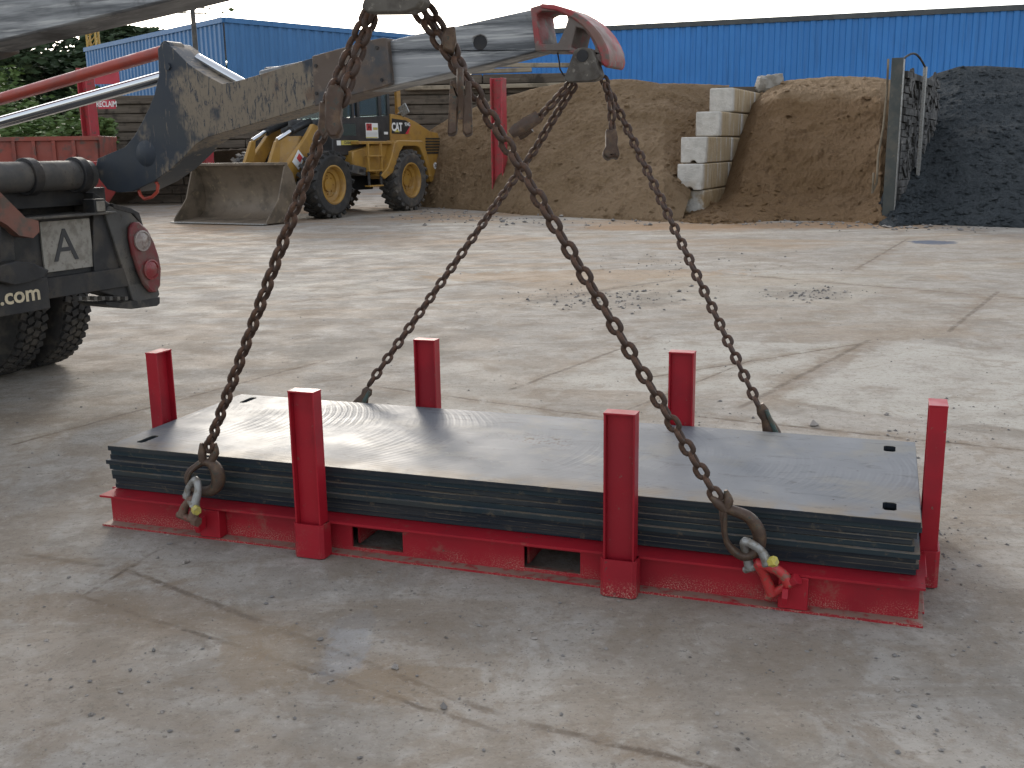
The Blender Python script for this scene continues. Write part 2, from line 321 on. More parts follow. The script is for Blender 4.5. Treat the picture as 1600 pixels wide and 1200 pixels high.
    blot((540, 1010), .12, .4, (.24, .255, .28), .45); blot((430, 1020), .3, .3, (.20, .15, .10), .45); blot((620, 1070), .45, .16, (.20, .155, .11), .5); blot((180, 950), .5, .25, (.20, .155, .115), .5)
    blot((1250, 1040), .35, .35, (.21, .175, .14), .5); blot((640, 960), .5, .2, (.20, .165, .13), .5); blot((560, 545), 1.2, .8, (.20, .18, .155), .6); blot((900, 430), 3, .8, (.30, .21, .13), .6)
    blot((1030, 355), 2.2, 1.2, (.26, .16, .085), .8, .4, .55, 1.2); blot((1280, 352), 2.6, 1.2, (.26, .16, .085), .8, .4, .55, 1.2)
    fine = g.noise(26, 6, .75); base = g.mix(g.math('MULTIPLY', g.rng(fine, .52, .64), .6), base, (.19, .165, .14)); base = g.mix(g.math('MULTIPLY', g.rng(fine, .44, .34), .35), base, (.40, .38, .35))
    smg = g.noise(3.0, 7, .72, off=(6, 1, 3), dist=.7); base = g.mix(g.math('MULTIPLY', g.rng(smg, .54, .61), .40), base, (.20, .16, .122)); grit = g.noise(75, 4, .7, off=(1, 8, 2)); base = g.mix(g.math('MULTIPLY', g.rng(grit, .61, .66), .75), base, (.11, .10, .092))
    sp1 = g.rng(g.noise(38, 6, .6), .62, .68); base = g.mix(g.math('MULTIPLY', sp1, .7), base, (.14, .125, .11))
    sp2 = g.rng(g.noise(110, 3, .6, off=(4, 4, 4)), .67, .73); base = g.mix(g.math('MULTIPLY', sp2, .3), base, (.46, .44, .41))
    h = g.math('ADD', g.math('MULTIPLY', g.noise(14, 6, .65), .5), g.math('MULTIPLY', g.noise(90, 6), .25))
    b1 = g.bump(h, .55, .02); g.bump(g.noise(.8, 6), .25, .08, b1)
    base = g.mix(1.0, base, (.99, .975, .935), 'MULTIPLY')
    return g.out(base, g.rng(g.noise(2.5, 6), .35, .65, .75, .95), 0, .15)
def pile_mat(name, c, c2, c3, sc, bdist=.06, grain=30, top=None):
    g = G(name); col = g.mix(g.rng(g.noise(sc, 6, .65), .38, .62), c, c2); col = g.mix(g.rng(g.noise(sc*6, 6, .7, off=(3, 3, 3)), .52, .66), col, c3)
    col = g.mix(g.math('MULTIPLY', g.rng(g.noise(grain*.5, 6, .8), .5, .64), .7), col, tuple(min(1, q*1.5) for q in c3))
    if top: zz_ = g.math('ADD', g.sep()[2], g.math('MULTIPLY', g.noise(1.2, 5, .65, off=(2, 2, 2)), .9)); col = g.mix(g.math('MULTIPLY', g.rng(zz_, top[1], top[1]+.18), .75), col, top[0])   # dry crust on the undisturbed top
    b = g.bump(g.noise(sc*5, 8, .75), 1, bdist*3.5); g.bump(g.noise(grain*.5, 5, .8), 1, bdist*1.6, b)
    return g.out(col, .95, 0, .2)
SAND = pile_mat('tan_sand', (.310, .210, .118), (.370, .256, .152), (.245, .160, .088), .5)
SANDB = pile_mat('brown_sand', (.275, .170, .085), (.335, .215, .117), (.205, .122, .060), .45, top=((.43, .30, .18), 3.12))
GRAV = pile_mat('dark_gravel', (.066, .077, .084), (.09, .101, .107), (.048, .057, .063), .5, .09, 14)
RUB = pile_mat('grey_rubble', (.20, .155, .11), (.27, .22, .17), (.12, .095, .07), .8, .1, 10)
def clad(name, c, c2):
    g = G(name); col = g.mix(g.rng(g.noise(.4, 5, .6), .38, .64), c, c2); col = g.mix(g.math('MULTIPLY', g.rng(g.noise(2, 5, .6, stretch=(3, 3, .25)), .50, .68), .55), col, tuple(q*.75 for q in c)); return g.out(col, .5)
BLUER = clad('blue_cladding', (.021, .165, .45), (.025, .185, .50)); BLUEL = clad('duller_blue_cladding', (.036, .14, .31), (.042, .158, .35))
def wood(name, c, c2, c3):
    g = G(name); col = g.mix(g.rng(g.noise(3, 6, .65, stretch=(.25, .25, 3)), .36, .64), c, c2); col = g.mix(g.rng(g.noise(2, 5, .6, off=(3, 0, 1)), .5, .64), col, c3); g.bump(g.noise(8, 6, .7, stretch=(.2, .2, 3)), .5, .03); return g.out(col, .9, 0, .2)
WOOD = wood('weathered_sleepers', (.085, .068, .052), (.14, .115, .09), (.05, .041, .033)); WOODL = wood('pale_timber', (.26, .215, .155), (.32, .27, .2), (.17, .14, .10))
CONC = simple('concrete_blocks', (.375, .36, .33), .85, c2=(.36, .30, .215), scale=2.2, lo=.46, hi=.6, c3=(.24, .17, .10), scale3=5, lo3=.56, hi3=.68, bump=.3, bscale=30, bdist=.01)
def conc_side():
    g = G('stained_concrete'); x, y, z = g.sep()
    st = g.noise(2.6, 6, .65, stretch=(2.2, 2.2, .28)); endf = g.rng(y, -.02, .30)   # run-off stains down the long sides, clean ends
    col = g.mix(g.rng(g.noise(5, 5), .4, .65), (.58, .55, .50), (.48, .455, .41))
    col = g.mix(g.math('MULTIPLY', endf, g.rng(st, .30, .50)), col, (.41, .31, .185)); col = g.mix(g.math('MULTIPLY', g.rng(z, .9, .3), g.rng(g.noise(3, 5, off=(1, 2, 3)), .36, .56)), col, (.30, .205, .105)); col = g.mix(g.math('MULTIPLY', endf, g.rng(g.noise(4, 6, .65, stretch=(2.2, 2.2, .25), off=(4, 1, 0)), .52, .66)), col, (.28, .20, .105))
    g.bump(g.noise(7, 7, .75), .8, .06); return g.out(col, .88, 0, .3)
CONCS = conc_side()
CATY = simple('loader_yellow', (.34, .19, .038), .45, c2=(.28, .155, .038), scale=3, c3=(.30, .20, .09), scale3=9, lo3=.56, hi3=.7)
BUCK = simple('worn_bucket_steel', (.155, .12, .085), .55, .3, c2=(.10, .078, .055), scale=2.5, c3=(.22, .17, .11), scale3=6, lo3=.56, hi3=.7, bump=.2, bscale=30)
CABB = simple('black_cab_paint', (.018, .019, .021), .4, c2=(.03, .029, .028), scale=4)
TYREM = simple('dusty_tyre_rubber', (.050, .046, .042), .85, c2=(.12, .10, .078), scale=3.5, lo=.46, hi=.66, bump=.25, bscale=40)
TYRED = simple('dark_tyre_rubber', (.020, .019, .018), .8, c2=(.045, .039, .032), scale=4, lo=.46, hi=.66, bump=.25, bscale=40)
def glass():
    g = G('cab_glass'); g.b.inputs['Transmission Weight'].default_value = .75; g.b.inputs['IOR'].default_value = 1.45; return g.out((.16, .22, .22), .05)
GLASS = glass()
def leaf_mat(name, c, c2, c3):
    g = G(name); col = g.mix(g.rng(g.noise(.8, 4), .38, .62), c, c2); col = g.mix(g.rng(g.noise(3.5, 4, .7), .52, .66), col, c3); g.b.inputs['Subsurface Weight'].default_value = 0
    return g.out(col, .7, 0, .25)
LEAFD = leaf_mat('dark_leaves', (.030, .052, .022), (.042, .066, .028), (.022, .04, .018)); LEAFG = leaf_mat('green_leaves', (.075, .125, .035), (.10, .15, .045), (.055, .095, .03))
BARK = simple('bark', (.06, .048, .036), .9, c2=(.035, .028, .022), scale=6)
ROOFT = simple('dark_gutter', (.045, .05, .052), .5, c2=(.06, .065, .065), scale=2); SHEETP = simple('dark_green_sheet', (.050, .056, .052), .5, .3, c2=(.085, .08, .066), scale=2.5, c3=(.12, .10, .075), scale3=7, lo3=.58, hi3=.7)
POST = simple('faded_red_post', (.36, .03, .04), .55, c2=(.28, .05, .045), scale=3, c3=(.13, .06, .05), scale3=12, lo3=.55, hi3=.66)

# ------------------------------------------------------------------ ground
g_ = MB(); g_.add([(-600, -60, 0), (600, -60, 0), (600, 1400, 0), (-600, 1400, 0)], [(0, 1, 2, 3)])
me = bpy.data.meshes.new('ground'); me.from_pydata(g_.v, [], g_.f); me.materials.append(ground_mat()); go = bpy.data.objects.new('ground', me); C.objects.link(go); go['kind'] = 'structure'

# ------------------------------------------------------------------ stuff scattered on the ground
STONE = simple('stones', (.16, .15, .14), .85, c2=(.30, .27, .24), scale=5, lo=.45, hi=.6, c3=(.10, .085, .07), scale3=11)
def pebble(mb, p, r, fl=.6):
    vs = [V((0, 0, 1)), V((0, 0, -1))] + [V((math.cos(q*1.0472+.3), math.sin(q*1.0472+.3), random.uniform(-.35, .35))) for q in range(6)]
    rz = M.Rotation(random.random()*6.28, 3, 'Z'); s3 = V((random.uniform(.7, 1.3), random.uniform(.6, 1), fl*random.uniform(.7, 1.1)))
    vs = [V(p)+rz @ V((a.x*s3.x, a.y*s3.y, a.z*s3.z))*r*random.uniform(.75, 1.15)+V((0, 0, r*.25)) for a in vs]
    mb.add(vs, [(0, 2+i, 2+(i+1) % 6) for i in range(6)]+[(1, 2+(i+1) % 6, 2+i) for i in range(6)])
st = MB(); rs = random.Random(5)
def scat(n, cx, cy, sx, sy, r0, r1):
    for _ in range(n):
        p = gp(rs.gauss(cx, sx), rs.gauss(cy, sy))
        pebble(st, p, r0*(r1/r0)**(rs.random()**2.2))
for _ in range(2200):
    Y = 2.2*(14/2.2)**rs.random(); X = rs.uniform(-.52, .52)*Y
    pebble(st, (X, Y, 0), .0018*(.010/.0018)**(rs.random()**3))
scat(120, 620, 1010, 220, 70, .002, .008); scat(40, 1300, 1030, 120, 60, .002, .007)
scat(170, 950, 466, 60, 9, .008, .028); scat(90, 1268, 460, 40, 6, .008, .026); scat(120, 1050, 410, 130, 14, .006, .02); scat(60, 1460, 660, 60, 25, .004, .016); scat(40, 1110, 655, 60, 12, .004, .014); scat(40, 1480, 850, 25, 30, .004, .012)
scat(120, 900, 345, 120, 5, .02, .08); scat(90, 1280, 348, 90, 4, .02, .07); scat(130, 1440, 352, 90, 5, .02, .07); scat(70, 700, 335, 40, 6, .02, .06)
for q, r in (((290, 880), .017), ((501, 1000), .012), ((616, 1043), .014), ((693, 1105), .014), ((240, 1018), .011), ((425, 933), .009), ((748, 978), .009), ((1270, 665), .03), ((1385, 648), .02), ((620, 1045), .010)): pebble(st, gp(*q), r, .8)
tag(link('loose_stones', st, STONE, smooth=0), kind='stuff', label='loose stones and dirt crumbs scattered on the dirty concrete yard', cat='stones')

# ------------------------------------------------------------------ red steel pallet and the plates on it
L, W, HS, HB, ZT = 3.0, .93, .313, .128, .617
pal = thing('steel_pallet', PF, 'red painted steel pallet frame with six upright posts carrying the stack of plates', 'pallet')
FO = .0635
def beam(mb, y, x0, x1, holes=False, fl=.05, tf=.008, sgn=-1):
    """I-section along x, web at y"""
    mb.bx(x0, x1, y-fl, y+fl, 0, tf); mb.bx(x0, x1, y-fl, y+fl, HB-tf, HB)
    xa, xb = x0+.014, x1-.014
    outer = [(xa, y-.004, tf), (xb, y-.004, tf), (xb, y-.004, HB-tf), (xa, y-.004, HB-tf)]
    hs = []
    if holes:
        for (a, b) in ((1.075, 1.278), (1.737, 1.938)): hs.append([(a, y-.004, .021), (a, y-.004, HB-.030), (b, y-.004, HB-.030), (b, y-.004, .021)])
    mb.prism(outer, (0, .008, 0), hs)
yb = -FO+.05
for nm, y, x0, x1 in (('side_beam', yb, -.0087, 3.0234), ('side_beam', W-yb-.05, -.0087, 3.0234)):
    mb = MB(); beam(mb, y, x0, x1, True); link(nm, mb, REDD, pal, PF, .002)
for x0 in (.012, 2.985):
    mb = MB(); y0, y1 = yb+.052, W-yb-.102
    mb.bx(x0-.045, x0+.045, y0, y1, .001, .009); mb.bx(x0-.045, x0+.045, y0, y1, HB-.009, HB-.001); mb.bx(x0-.004, x0+.004, y0, y1, .009, HB-.009); link('end_beam', mb, REDD, pal, PF, .002)
for (a, b) in ((1.075, 1.278), (1.737, 1.938)):
    mb = MB()
    for x in (a-.006, b+.006): mb.bx(x-.004, x+.004, yb+.06, W-yb-.11, .01, HB-.012)
    link('fork_pocket', mb, REDD, pal, PF)
def post(x0, y0, lx, ly, along):
    """IPE 100 stake between x0..x0+lx, y0..y0+ly; web runs along the long side"""
    mb = MB(); t = .0065; z0 = .012
    if along == 'x':
        mb.bx(x0, x0+t, y0, y0+ly, z0, ZT-.006); mb.bx(x0+lx-t, x0+lx, y0, y0+ly, z0, ZT-.006); mb.bx(x0+t, x0+lx-t, y0+ly/2-.003, y0+ly/2+.003, z0, ZT-.006)
    else:
        mb.bx(x0, x0+lx, y0, y0+t, z0, ZT-.006); mb.bx(x0, x0+lx, y0+ly-t, y0+ly, z0, ZT-.006); mb.bx(x0+lx/2-.003, x0+lx/2+.003, y0+t, y0+ly-t, z0, ZT-.006)
    p = link('post', mb, RED, pal, PF, .0012)
    c = MB(); c.bx(x0-.001, x0+lx+.001, y0-.001, y0+ly+.001, ZT-.006, ZT); link('end_cap', c, RED, p, PF, .001)
    s = MB(); g = .009
    if along == 'x':
        ya, yb_ = (y0-g, y0+ly) if y0 < 0 else (y0, y0+ly+g)
        out = [(x0-g, yb_), (x0-g, ya+.012), (x0-g+.012, ya), (x0+lx+g-.012, ya), (x0+lx+g, ya+.012), (x0+lx+g, yb_)] if y0 < 0 else [(x0-g, ya), (x0-g, yb_-.012), (x0-g+.012, yb_), (x0+lx+g-.012, yb_), (x0+lx+g, yb_-.012), (x0+lx+g, ya)]
    else:
        xa_, xb_ = (x0-g, x0+lx) if x0 < 0 else (x0, x0+lx+g)
        out = [(xb_, y0-g), (xa_+.012, y0-g), (xa_, y0-g+.012), (xa_, y0+ly+g-.012), (xa_+.012, y0+ly+g), (xb_, y0+ly+g)] if x0 < 0 else [(xa_, y0-g), (xb_-.012, y0-g), (xb_, y0-g+.012), (xb_, y0+ly+g-.012), (xb_-.012, y0+ly+g), (xa_, y0+ly+g)]
    hole = [(x0-.0015, y0-.0015), (x0+lx+.0015, y0-.0015), (x0+lx+.0015, y0+ly-.0005), (x0-.0015, y0+ly-.0005)] if y0 < 0 else [(x0-.0015, y0+.0005), (x0+lx+.0015, y0+.0005), (x0+lx+.0015, y0+ly+.0015), (x0-.0015, y0+ly+.0015)]
    s.prism([(a, b, .004) for a, b in out], (0, 0, HB-.002), [[(a, b, .004) for a, b in hole]]); link('socket', s, REDD, pal, PF, .002)
for x in (.904, 2.043): post(x, -.119, .102, .055, 'x'); post(x, W+.006, .102, .055, 'x')
post(-.068, .356, .055, .102, 'y'); post(3.012, .26, .055, .102, 'y')
# lugs welded on the front and rear beams
for x in (.455, 2.60):
    for sgn, y in ((-1, yb), (1, W-yb-.05)):
        mb = MB(); yy = y+sgn*.052
        mb.bx(x-.005, x+.085, min(yy, y+sgn*.006), max(yy, y+sgn*.006), .010, HB-.010)
        mb.prism([(x+.01, yy+sgn*.001, .05), (x+.01, yy+sgn*.045, .04), (x+.01, yy+sgn*.052, .065), (x+.01, yy+sgn*.035, .09), (x+.01, yy+sgn*.001, .095)], (.018, 0, 0))
        link('lifting_lug', mb, RED, pal, PF, .002)

offs = [(0, 0, 0), (.005, .009, .001), (-.008, .018, -.001), (-.020, .004, .002), (-.013, .014, -.001), (.004, .003, -.002), (-.006, .016, .002), (.004, .022, 0), (-.003, .026, .001)]
ordn = ['topmost', 'second from the top', 'third from the top', 'fourth from the top', 'fifth from the top', 'fourth from the bottom', 'third from the bottom', 'second from the bottom', 'bottom']
slots = [PFI @ gp(231, 686, HS), PFI @ gp(388, 625, HS), PFI @ gp(1390, 791, HS), PFI @ gp(1390, 701, HS)]
tk = (HS-HB-.002)/9
for i, (dx, dy, r) in enumerate(offs):
    mb = MB(); z1 = HS-i*tk; z0 = z1-tk+(.0012, .003, .002, .0035, .001, .003, .0015, .0025, .001)[i]
    hs = []
    for k, s in enumerate(slots):
        cx, cy = s.x, s.y; hw, hl = (.017, .055) if k < 2 else (.021, .040)
        hs.append([(cx+hw*a, cy+hl*b, z0) for a, b in ((-1, -.8), (-1, .8), (-.55, 1), (.55, 1), (1, .8), (1, -.8), (.55, -1), (-.55, -1))])
    ex0 = [(0, 0), (L, 0), (L, W), (0, W)]
    mb.prism([(a, b, z0) for a, b in ex0], (0, 0, z1-z0), hs)
    lab = ('bright scuffed steel plate with four slots, topmost of the stack on the red pallet' if i == 0 else 'dark edged thick steel plate, %s of the stack on the red pallet' % ordn[i])
    T = PF @ M.Translation((dx, dy, 0)) @ M.Rotation(r, 4, 'Z')
    o = thing('steel_plate', T, lab, 'steel plate', 'steel plates stacked on the red pallet'); bpy.data.objects.remove(o)
    o = link('steel_plate', mb, PLATE, None, T, .0015); mw = o.matrix_basis.copy()
    # keep the plate's own axes lined up with the pallet
    o.data.transform(T.inverted() @ mw); o.matrix_basis = T
    tag(o, lab, 'steel plate', 'steel plates stacked on the red pallet')

# ------------------------------------------------------------------ chain slings
PITCHL, WR, LW = .0435, .0088, .0480
def link_mesh():
    mb = MB(); h = (PITCHL)/2+WR*.9 - LW/2 + (LW/2-WR); R = LW/2-WR; s = PITCHL/2+WR - LW/2; path = []
    for k in range(9): q = math.pi*k/8; path.append((math.cos(q)*R, 0, s+math.sin(q)*R))
    for k in range(9): q = math.pi+math.pi*k/8; path.append((math.cos(q)*R, 0, -s+math.sin(q)*R))
    mb.tube(path, WR, 8, closed=True); return mb
lm = link_mesh(); lme = bpy.data.meshes.new('chain_link'); lme.from_pydata(lm.v, [], lm.f); lme.polygons.foreach_set('use_smooth', [True]*len(lme.polygons)); lme.materials.append(RUST)
def chain(path, root, twist0=0, twist1=0, n_max=90, start=0):
    P = [V(p) for p in path]; seg = [(P[i+1]-P[i]).length for i in range(len(P)-1)]; tot = sum(seg); n = max(1, int(round(tot/PITCHL))); pt = tot/n
    inv = wm(root).inverted()
    for k in range(n):
        d = (k+.5)*pt; i = 0
        while i < len(seg)-1 and d > seg[i]: d -= seg[i]; i += 1
        t = (P[i+1]-P[i]).normalized(); p = P[i]+t*d
        view = (p-CAM).normalized(); u = (view - t*view.dot(t)).normalized(); b = t.cross(u)      # face-on link: its plane normal along u
        q = (math.pi/2 if (k+start) % 2 else 0) + twist0+(twist1-twist0)*k/n + random.uniform(-.10, .10)
        yv = u*math.cos(q)+b*math.sin(q); xv = yv.cross(t)
        mt = M(((xv.x, yv.x, t.x, p.x), (xv.y, yv.y, t.y, p.y), (xv.z, yv.z, t.z, p.z), (0, 0, 0, 1))) @ M.Diagonal((1, 1, pt/PITCHL, 1))
        o = bpy.data.objects.new('chain_link', lme); C.objects.link(o); o.parent = root; o.matrix_basis = inv @ mt
def sling(name_label, base):
    return thing('chain_sling', M.Translation(base), name_label, 'chain', 'chain slings between the truck arms and the pallet')
def px_tube(mb, pts, r, n=10, closed=False, flat=None):
    P = [at(*p) for p in pts]; # smooth with Catmull-Rom
    k = len(P); out = []; rr = r if isinstance(r, list) else [r]*k; ro = []
    for i in range(k if closed else k-1):
        a, b, c_, d = (P[(i-1) % k], P[i], P[(i+1) % k], P[(i+2) % k]) if closed else (P[max(i-1, 0)], P[i], P[i+1], P[min(i+2, k-1)])
        for j in range(4):
            t = j/4; out.append(.5*((2*b)+(c_-a)*t+(2*a-5*b+4*c_-d)*t*t+(3*b-a-3*c_+d)*t**3)); ro.append(rr[i]+(rr[(i+1) % k]-rr[i])*t)
    if not closed: out.append(P[-1]); ro.append(rr[-1])
    mb.tube(out, ro, n, closed, flat, up=(FW.x, FW.y, FW.z))
Y1, Y2, Y3, Y4 = YP(1160, 830, -.10), YP(318, 740, -.09), YP(575, 615, W+.08), YP(1195, 650, W+.08)
NT, FT = 3.12, 5.20          # depth of the near and the far arm tip
def extrude_px(mb, pts, Y, th, holes=()):
    """plate facing the truck's side at depth about Y: outline on a plane through depth Y, thickness th going away"""
    mb.prism([at(x, y, Y) for x, y in pts], FW*th, [[at(x, y, Y) for x, y in h] for h in holes])

# near right chain
s1 = sling('thick rusty chain from the near arm to the right front lug of the pallet', at(1120, 770, Y1))
chain([at(650, 12, NT), at(690, 70, NT-.02), at(737, 135, NT-.02), at(800, 240, NT), at(1123, 782, Y1)], s1, .55, .15)
chain([at(664, 8, NT+.01), at(700, 60, NT), at(722, 110, NT-.05)], s1, .9, .6, start=1)
mb = MB(); Yk = NT-.07
extrude_px(mb, [(703, 125), (713, 125), (714, 147), (720, 152), (726, 147), (727, 125), (736, 126), (737, 160), (738, 207), (728, 211), (723, 205), (722, 168), (719, 163), (715, 168), (714, 205), (708, 209), (699, 209), (701, 165)], Yk, .035)
link('shortening_clutch', mb, HOOK, s1, None, .004)
mb = MB(); px_tube(mb, [(719, 108, Yk-.01), (719, 130, Yk-.02), (720, 150, Yk-.01), (720, 175, Yk), (720, 186, Yk)], [.010, .010, .009, .009, .008], 8); link('clutch_pin', mb, HOOK, s1)
mb = MB()
extrude_px(mb, [(696, 42), (711, 40), (713, 62), (708, 82), (692, 76), (690, 55)], NT-.06, .03); link('coupling', mb, HOOK, s1, None, .005)
# near left chain
s2 = sling('rusty chain from the near arm to the left front lug of the pallet', at(320, 700, Y2))
chain([at(578, 14, NT), at(548, 80, NT), at(516, 150, NT), at(512, 180, NT+.05), at(494, 235, NT+.1), at(324, 704, Y2)], s2, .80, .62)
chain([at(582, 22, NT), at(556, 95, NT-.03), at(532, 165, NT-.05)], s2, 1.0, .7, start=1)
mb = MB(); extrude_px(mb, [(513, 132), (530, 132), (537, 142), (533, 165), (531, 185), (534, 200), (528, 212), (514, 213), (507, 200), (507, 150)], NT-.08, .045); link('shortening_clutch', mb, HOOK, s2, None, .007)
mb = MB(); extrude_px(mb, [(499, 158), (508, 160), (510, 205), (504, 215), (497, 205)], NT+.01, .03); link('coupling', mb, HOOK, s2, None, .004)
# far left chain
s3 = sling('rusty chain from the far arm to the left rear of the pallet', at(575, 615, Y3))
chain([at(899, 132, FT), at(862, 190, FT), at(835, 235, FT), at(576, 602, Y3)], s3, .75, .25)
chain([at(893, 128, FT-.03), at(868, 156, FT-.06), at(836, 190, FT-.08)], s3, .8, .5, start=1)
mb = MB(); px_tube(mb, [(842, 182, FT-.08), (824, 193, FT-.08), (806, 204, FT-.08), (798, 210, FT-.08)], [.030, .034, .030, .020], 10, flat=.6); px_tube(mb, [(830, 200, FT-.06), (818, 208, FT-.05), (810, 214, FT-.05)], [.02, .024, .018], 8); link('shortening_clutch', mb, HOOK, s3)
# far right chain
s4 = sling('rusty chain from the far arm to the right rear of the pallet', at(1195, 660, Y4))
chain([at(942, 120, FT), at(955, 150, FT), at(975, 190, FT-.03), at(1186, 636, Y4)], s4, .35, .1)
chain([at(946, 130, FT-.03), at(955, 165, FT-.06), at(957, 205, FT-.08)], s4, .8, .5, start=1)
mb = MB(); extrude_px(mb, [(947, 200), (955, 202), (963, 200), (966, 214), (965, 225), (969, 240), (966, 248), (959, 244), (951, 249), (943, 243), (942, 236), (947, 228)], FT-.1, .06); link('shortening_clutch', mb, HOOK, s4, None, .01)
# lower hooks
def sling_hook(root, pts, rad, latch, ears, Y):
    mb = MB(); px_tube(mb, [(x, y, Y) for x, y in pts], rad, 12, True, 1.15)
    hk = link('sling_hook', mb, HOOK, root)
    m2 = MB(); px_tube(m2, [(x, y, Y-.01) for x, y in latch], .007, 8, flat=1.6); link('safety_latch', m2, HOOK, hk)
    m3 = MB()
    for e in ears: px_tube(m3, [(*p, Y-.004) for p in e], [.006, .016, .014], 10)
    link('clevis', m3, HOOK, hk)
sling_hook(s1, [(1132, 796), (1152, 800), (1172, 810), (1185, 830), (1186, 850), (1176, 864), (1160, 868), (1144, 858), (1134, 842), (1131, 818)], [.015, .017, .019, .022, .020, .018, .016, .013, .009, .010], [(1133, 800), (1132, 822), (1134, 842)],
           [[(1110, 776), (1122, 786), (1134, 798)], [(1134, 766), (1138, 782), (1134, 798)]], Y1)
sling_hook(s2, [(318, 722), (330, 724), (339, 736), (341, 752), (334, 764), (320, 768), (305, 764), (294, 752), (295, 738), (306, 729)], [.014, .020, .026, .026, .022, .018, .015, .013, .012, .012], [(316, 722), (298, 738), (293, 752)],
           [[(315, 692), (316, 708), (317, 724)], [(336, 692), (336, 708), (328, 724)]], Y2)
for root, a, b, Y in ((s3, (577, 606), (563, 632), Y3), (s4, (1187, 632), (1206, 676), Y4)):
    mb = MB(); P0, P1 = at(*a, Y), at(*b, Y); d = (P1-P0)
    mb.tube([P0, P0+d*.25, P0+d*.5, P0+d*.8, P0+d*1.05, P0+d*1.7], [.016, .026, .020, .032, .036, .034], 12, up=(FW.x, FW.y, FW.z), flat=.7); hk = link('sling_hook', mb, HOOK, root)
    m2 = MB(); q0 = P0+d*.2-FW*.02+RT*.012; m2.tube([q0, q0+d*.8], [.008, .011], 8); link('safety_latch', m2, simple('greenish_latch', (.05, .085, .075), .6, c2=(.08, .07, .05), scale=40), hk)
# shackles
def shackle(label, crown, legs, Y, r, mat, pin, pinmat):
    o = thing('bow_shackle', M.Translation(at(*crown, Y)), label, 'shackle', 'shackles at the lifting lugs')
    mb = MB(); (l0, l1), (m0, m1) = legs
    px_tube(mb, [(*l0, Y+l1), ((l0[0]*.55+crown[0]*.45)-3, (l0[1]*.4+crown[1]*.6), Y+l1*.8), (*crown, Y-.01), ((m0[0]*.55+crown[0]*.45)+5, (m0[1]*.4+crown[1]*.6), Y+m1*.8), (*m0, Y+m1)], [r*1.25, r, r*1.05, r, r*1.3], 10)
    link('bow', mb, mat, o)
    p = MB(); A, B = at(*l0, Y+l1), at(*m0, Y+m1); d = (B-A).normalized(); p.cyl(A-d*.022, B+d*.020, r*.85, 12); link('pin', p, mat, o)
    h = MB(); h.cyl(B+d*.012, B+d*.034, r*1.25, 6); link('bolt_head', h, pinmat, o, None, .001)
shackle('galvanised bow shackle with yellow bolt hanging in the right front chain hook', (1164, 846), (((1172, 888), .03), ((1199, 880), -.02)), Y1-.02, .0135, GALV, None, YEL)
shackle('galvanised bow shackle with yellow bolt hanging in the left front chain hook', (306, 750), (((293, 778), .02), ((303, 792), -.03)), Y2-.02, .0140, GALV, None, YEL)
shackle('chipped red shackle joining the right front lug of the pallet to the grey shackle', (1186, 880), (((1207, 928), .015), ((1234, 912), -.02)), Y1-.01, .0160, REDSH, None, RED)
shackle('dull brown shackle joining the left front lug of the pallet to the grey shackle', (302, 780), (((285, 806), .01), ((300, 812), -.02)), Y2-.01, .0160, BRSH, None, BRSH)

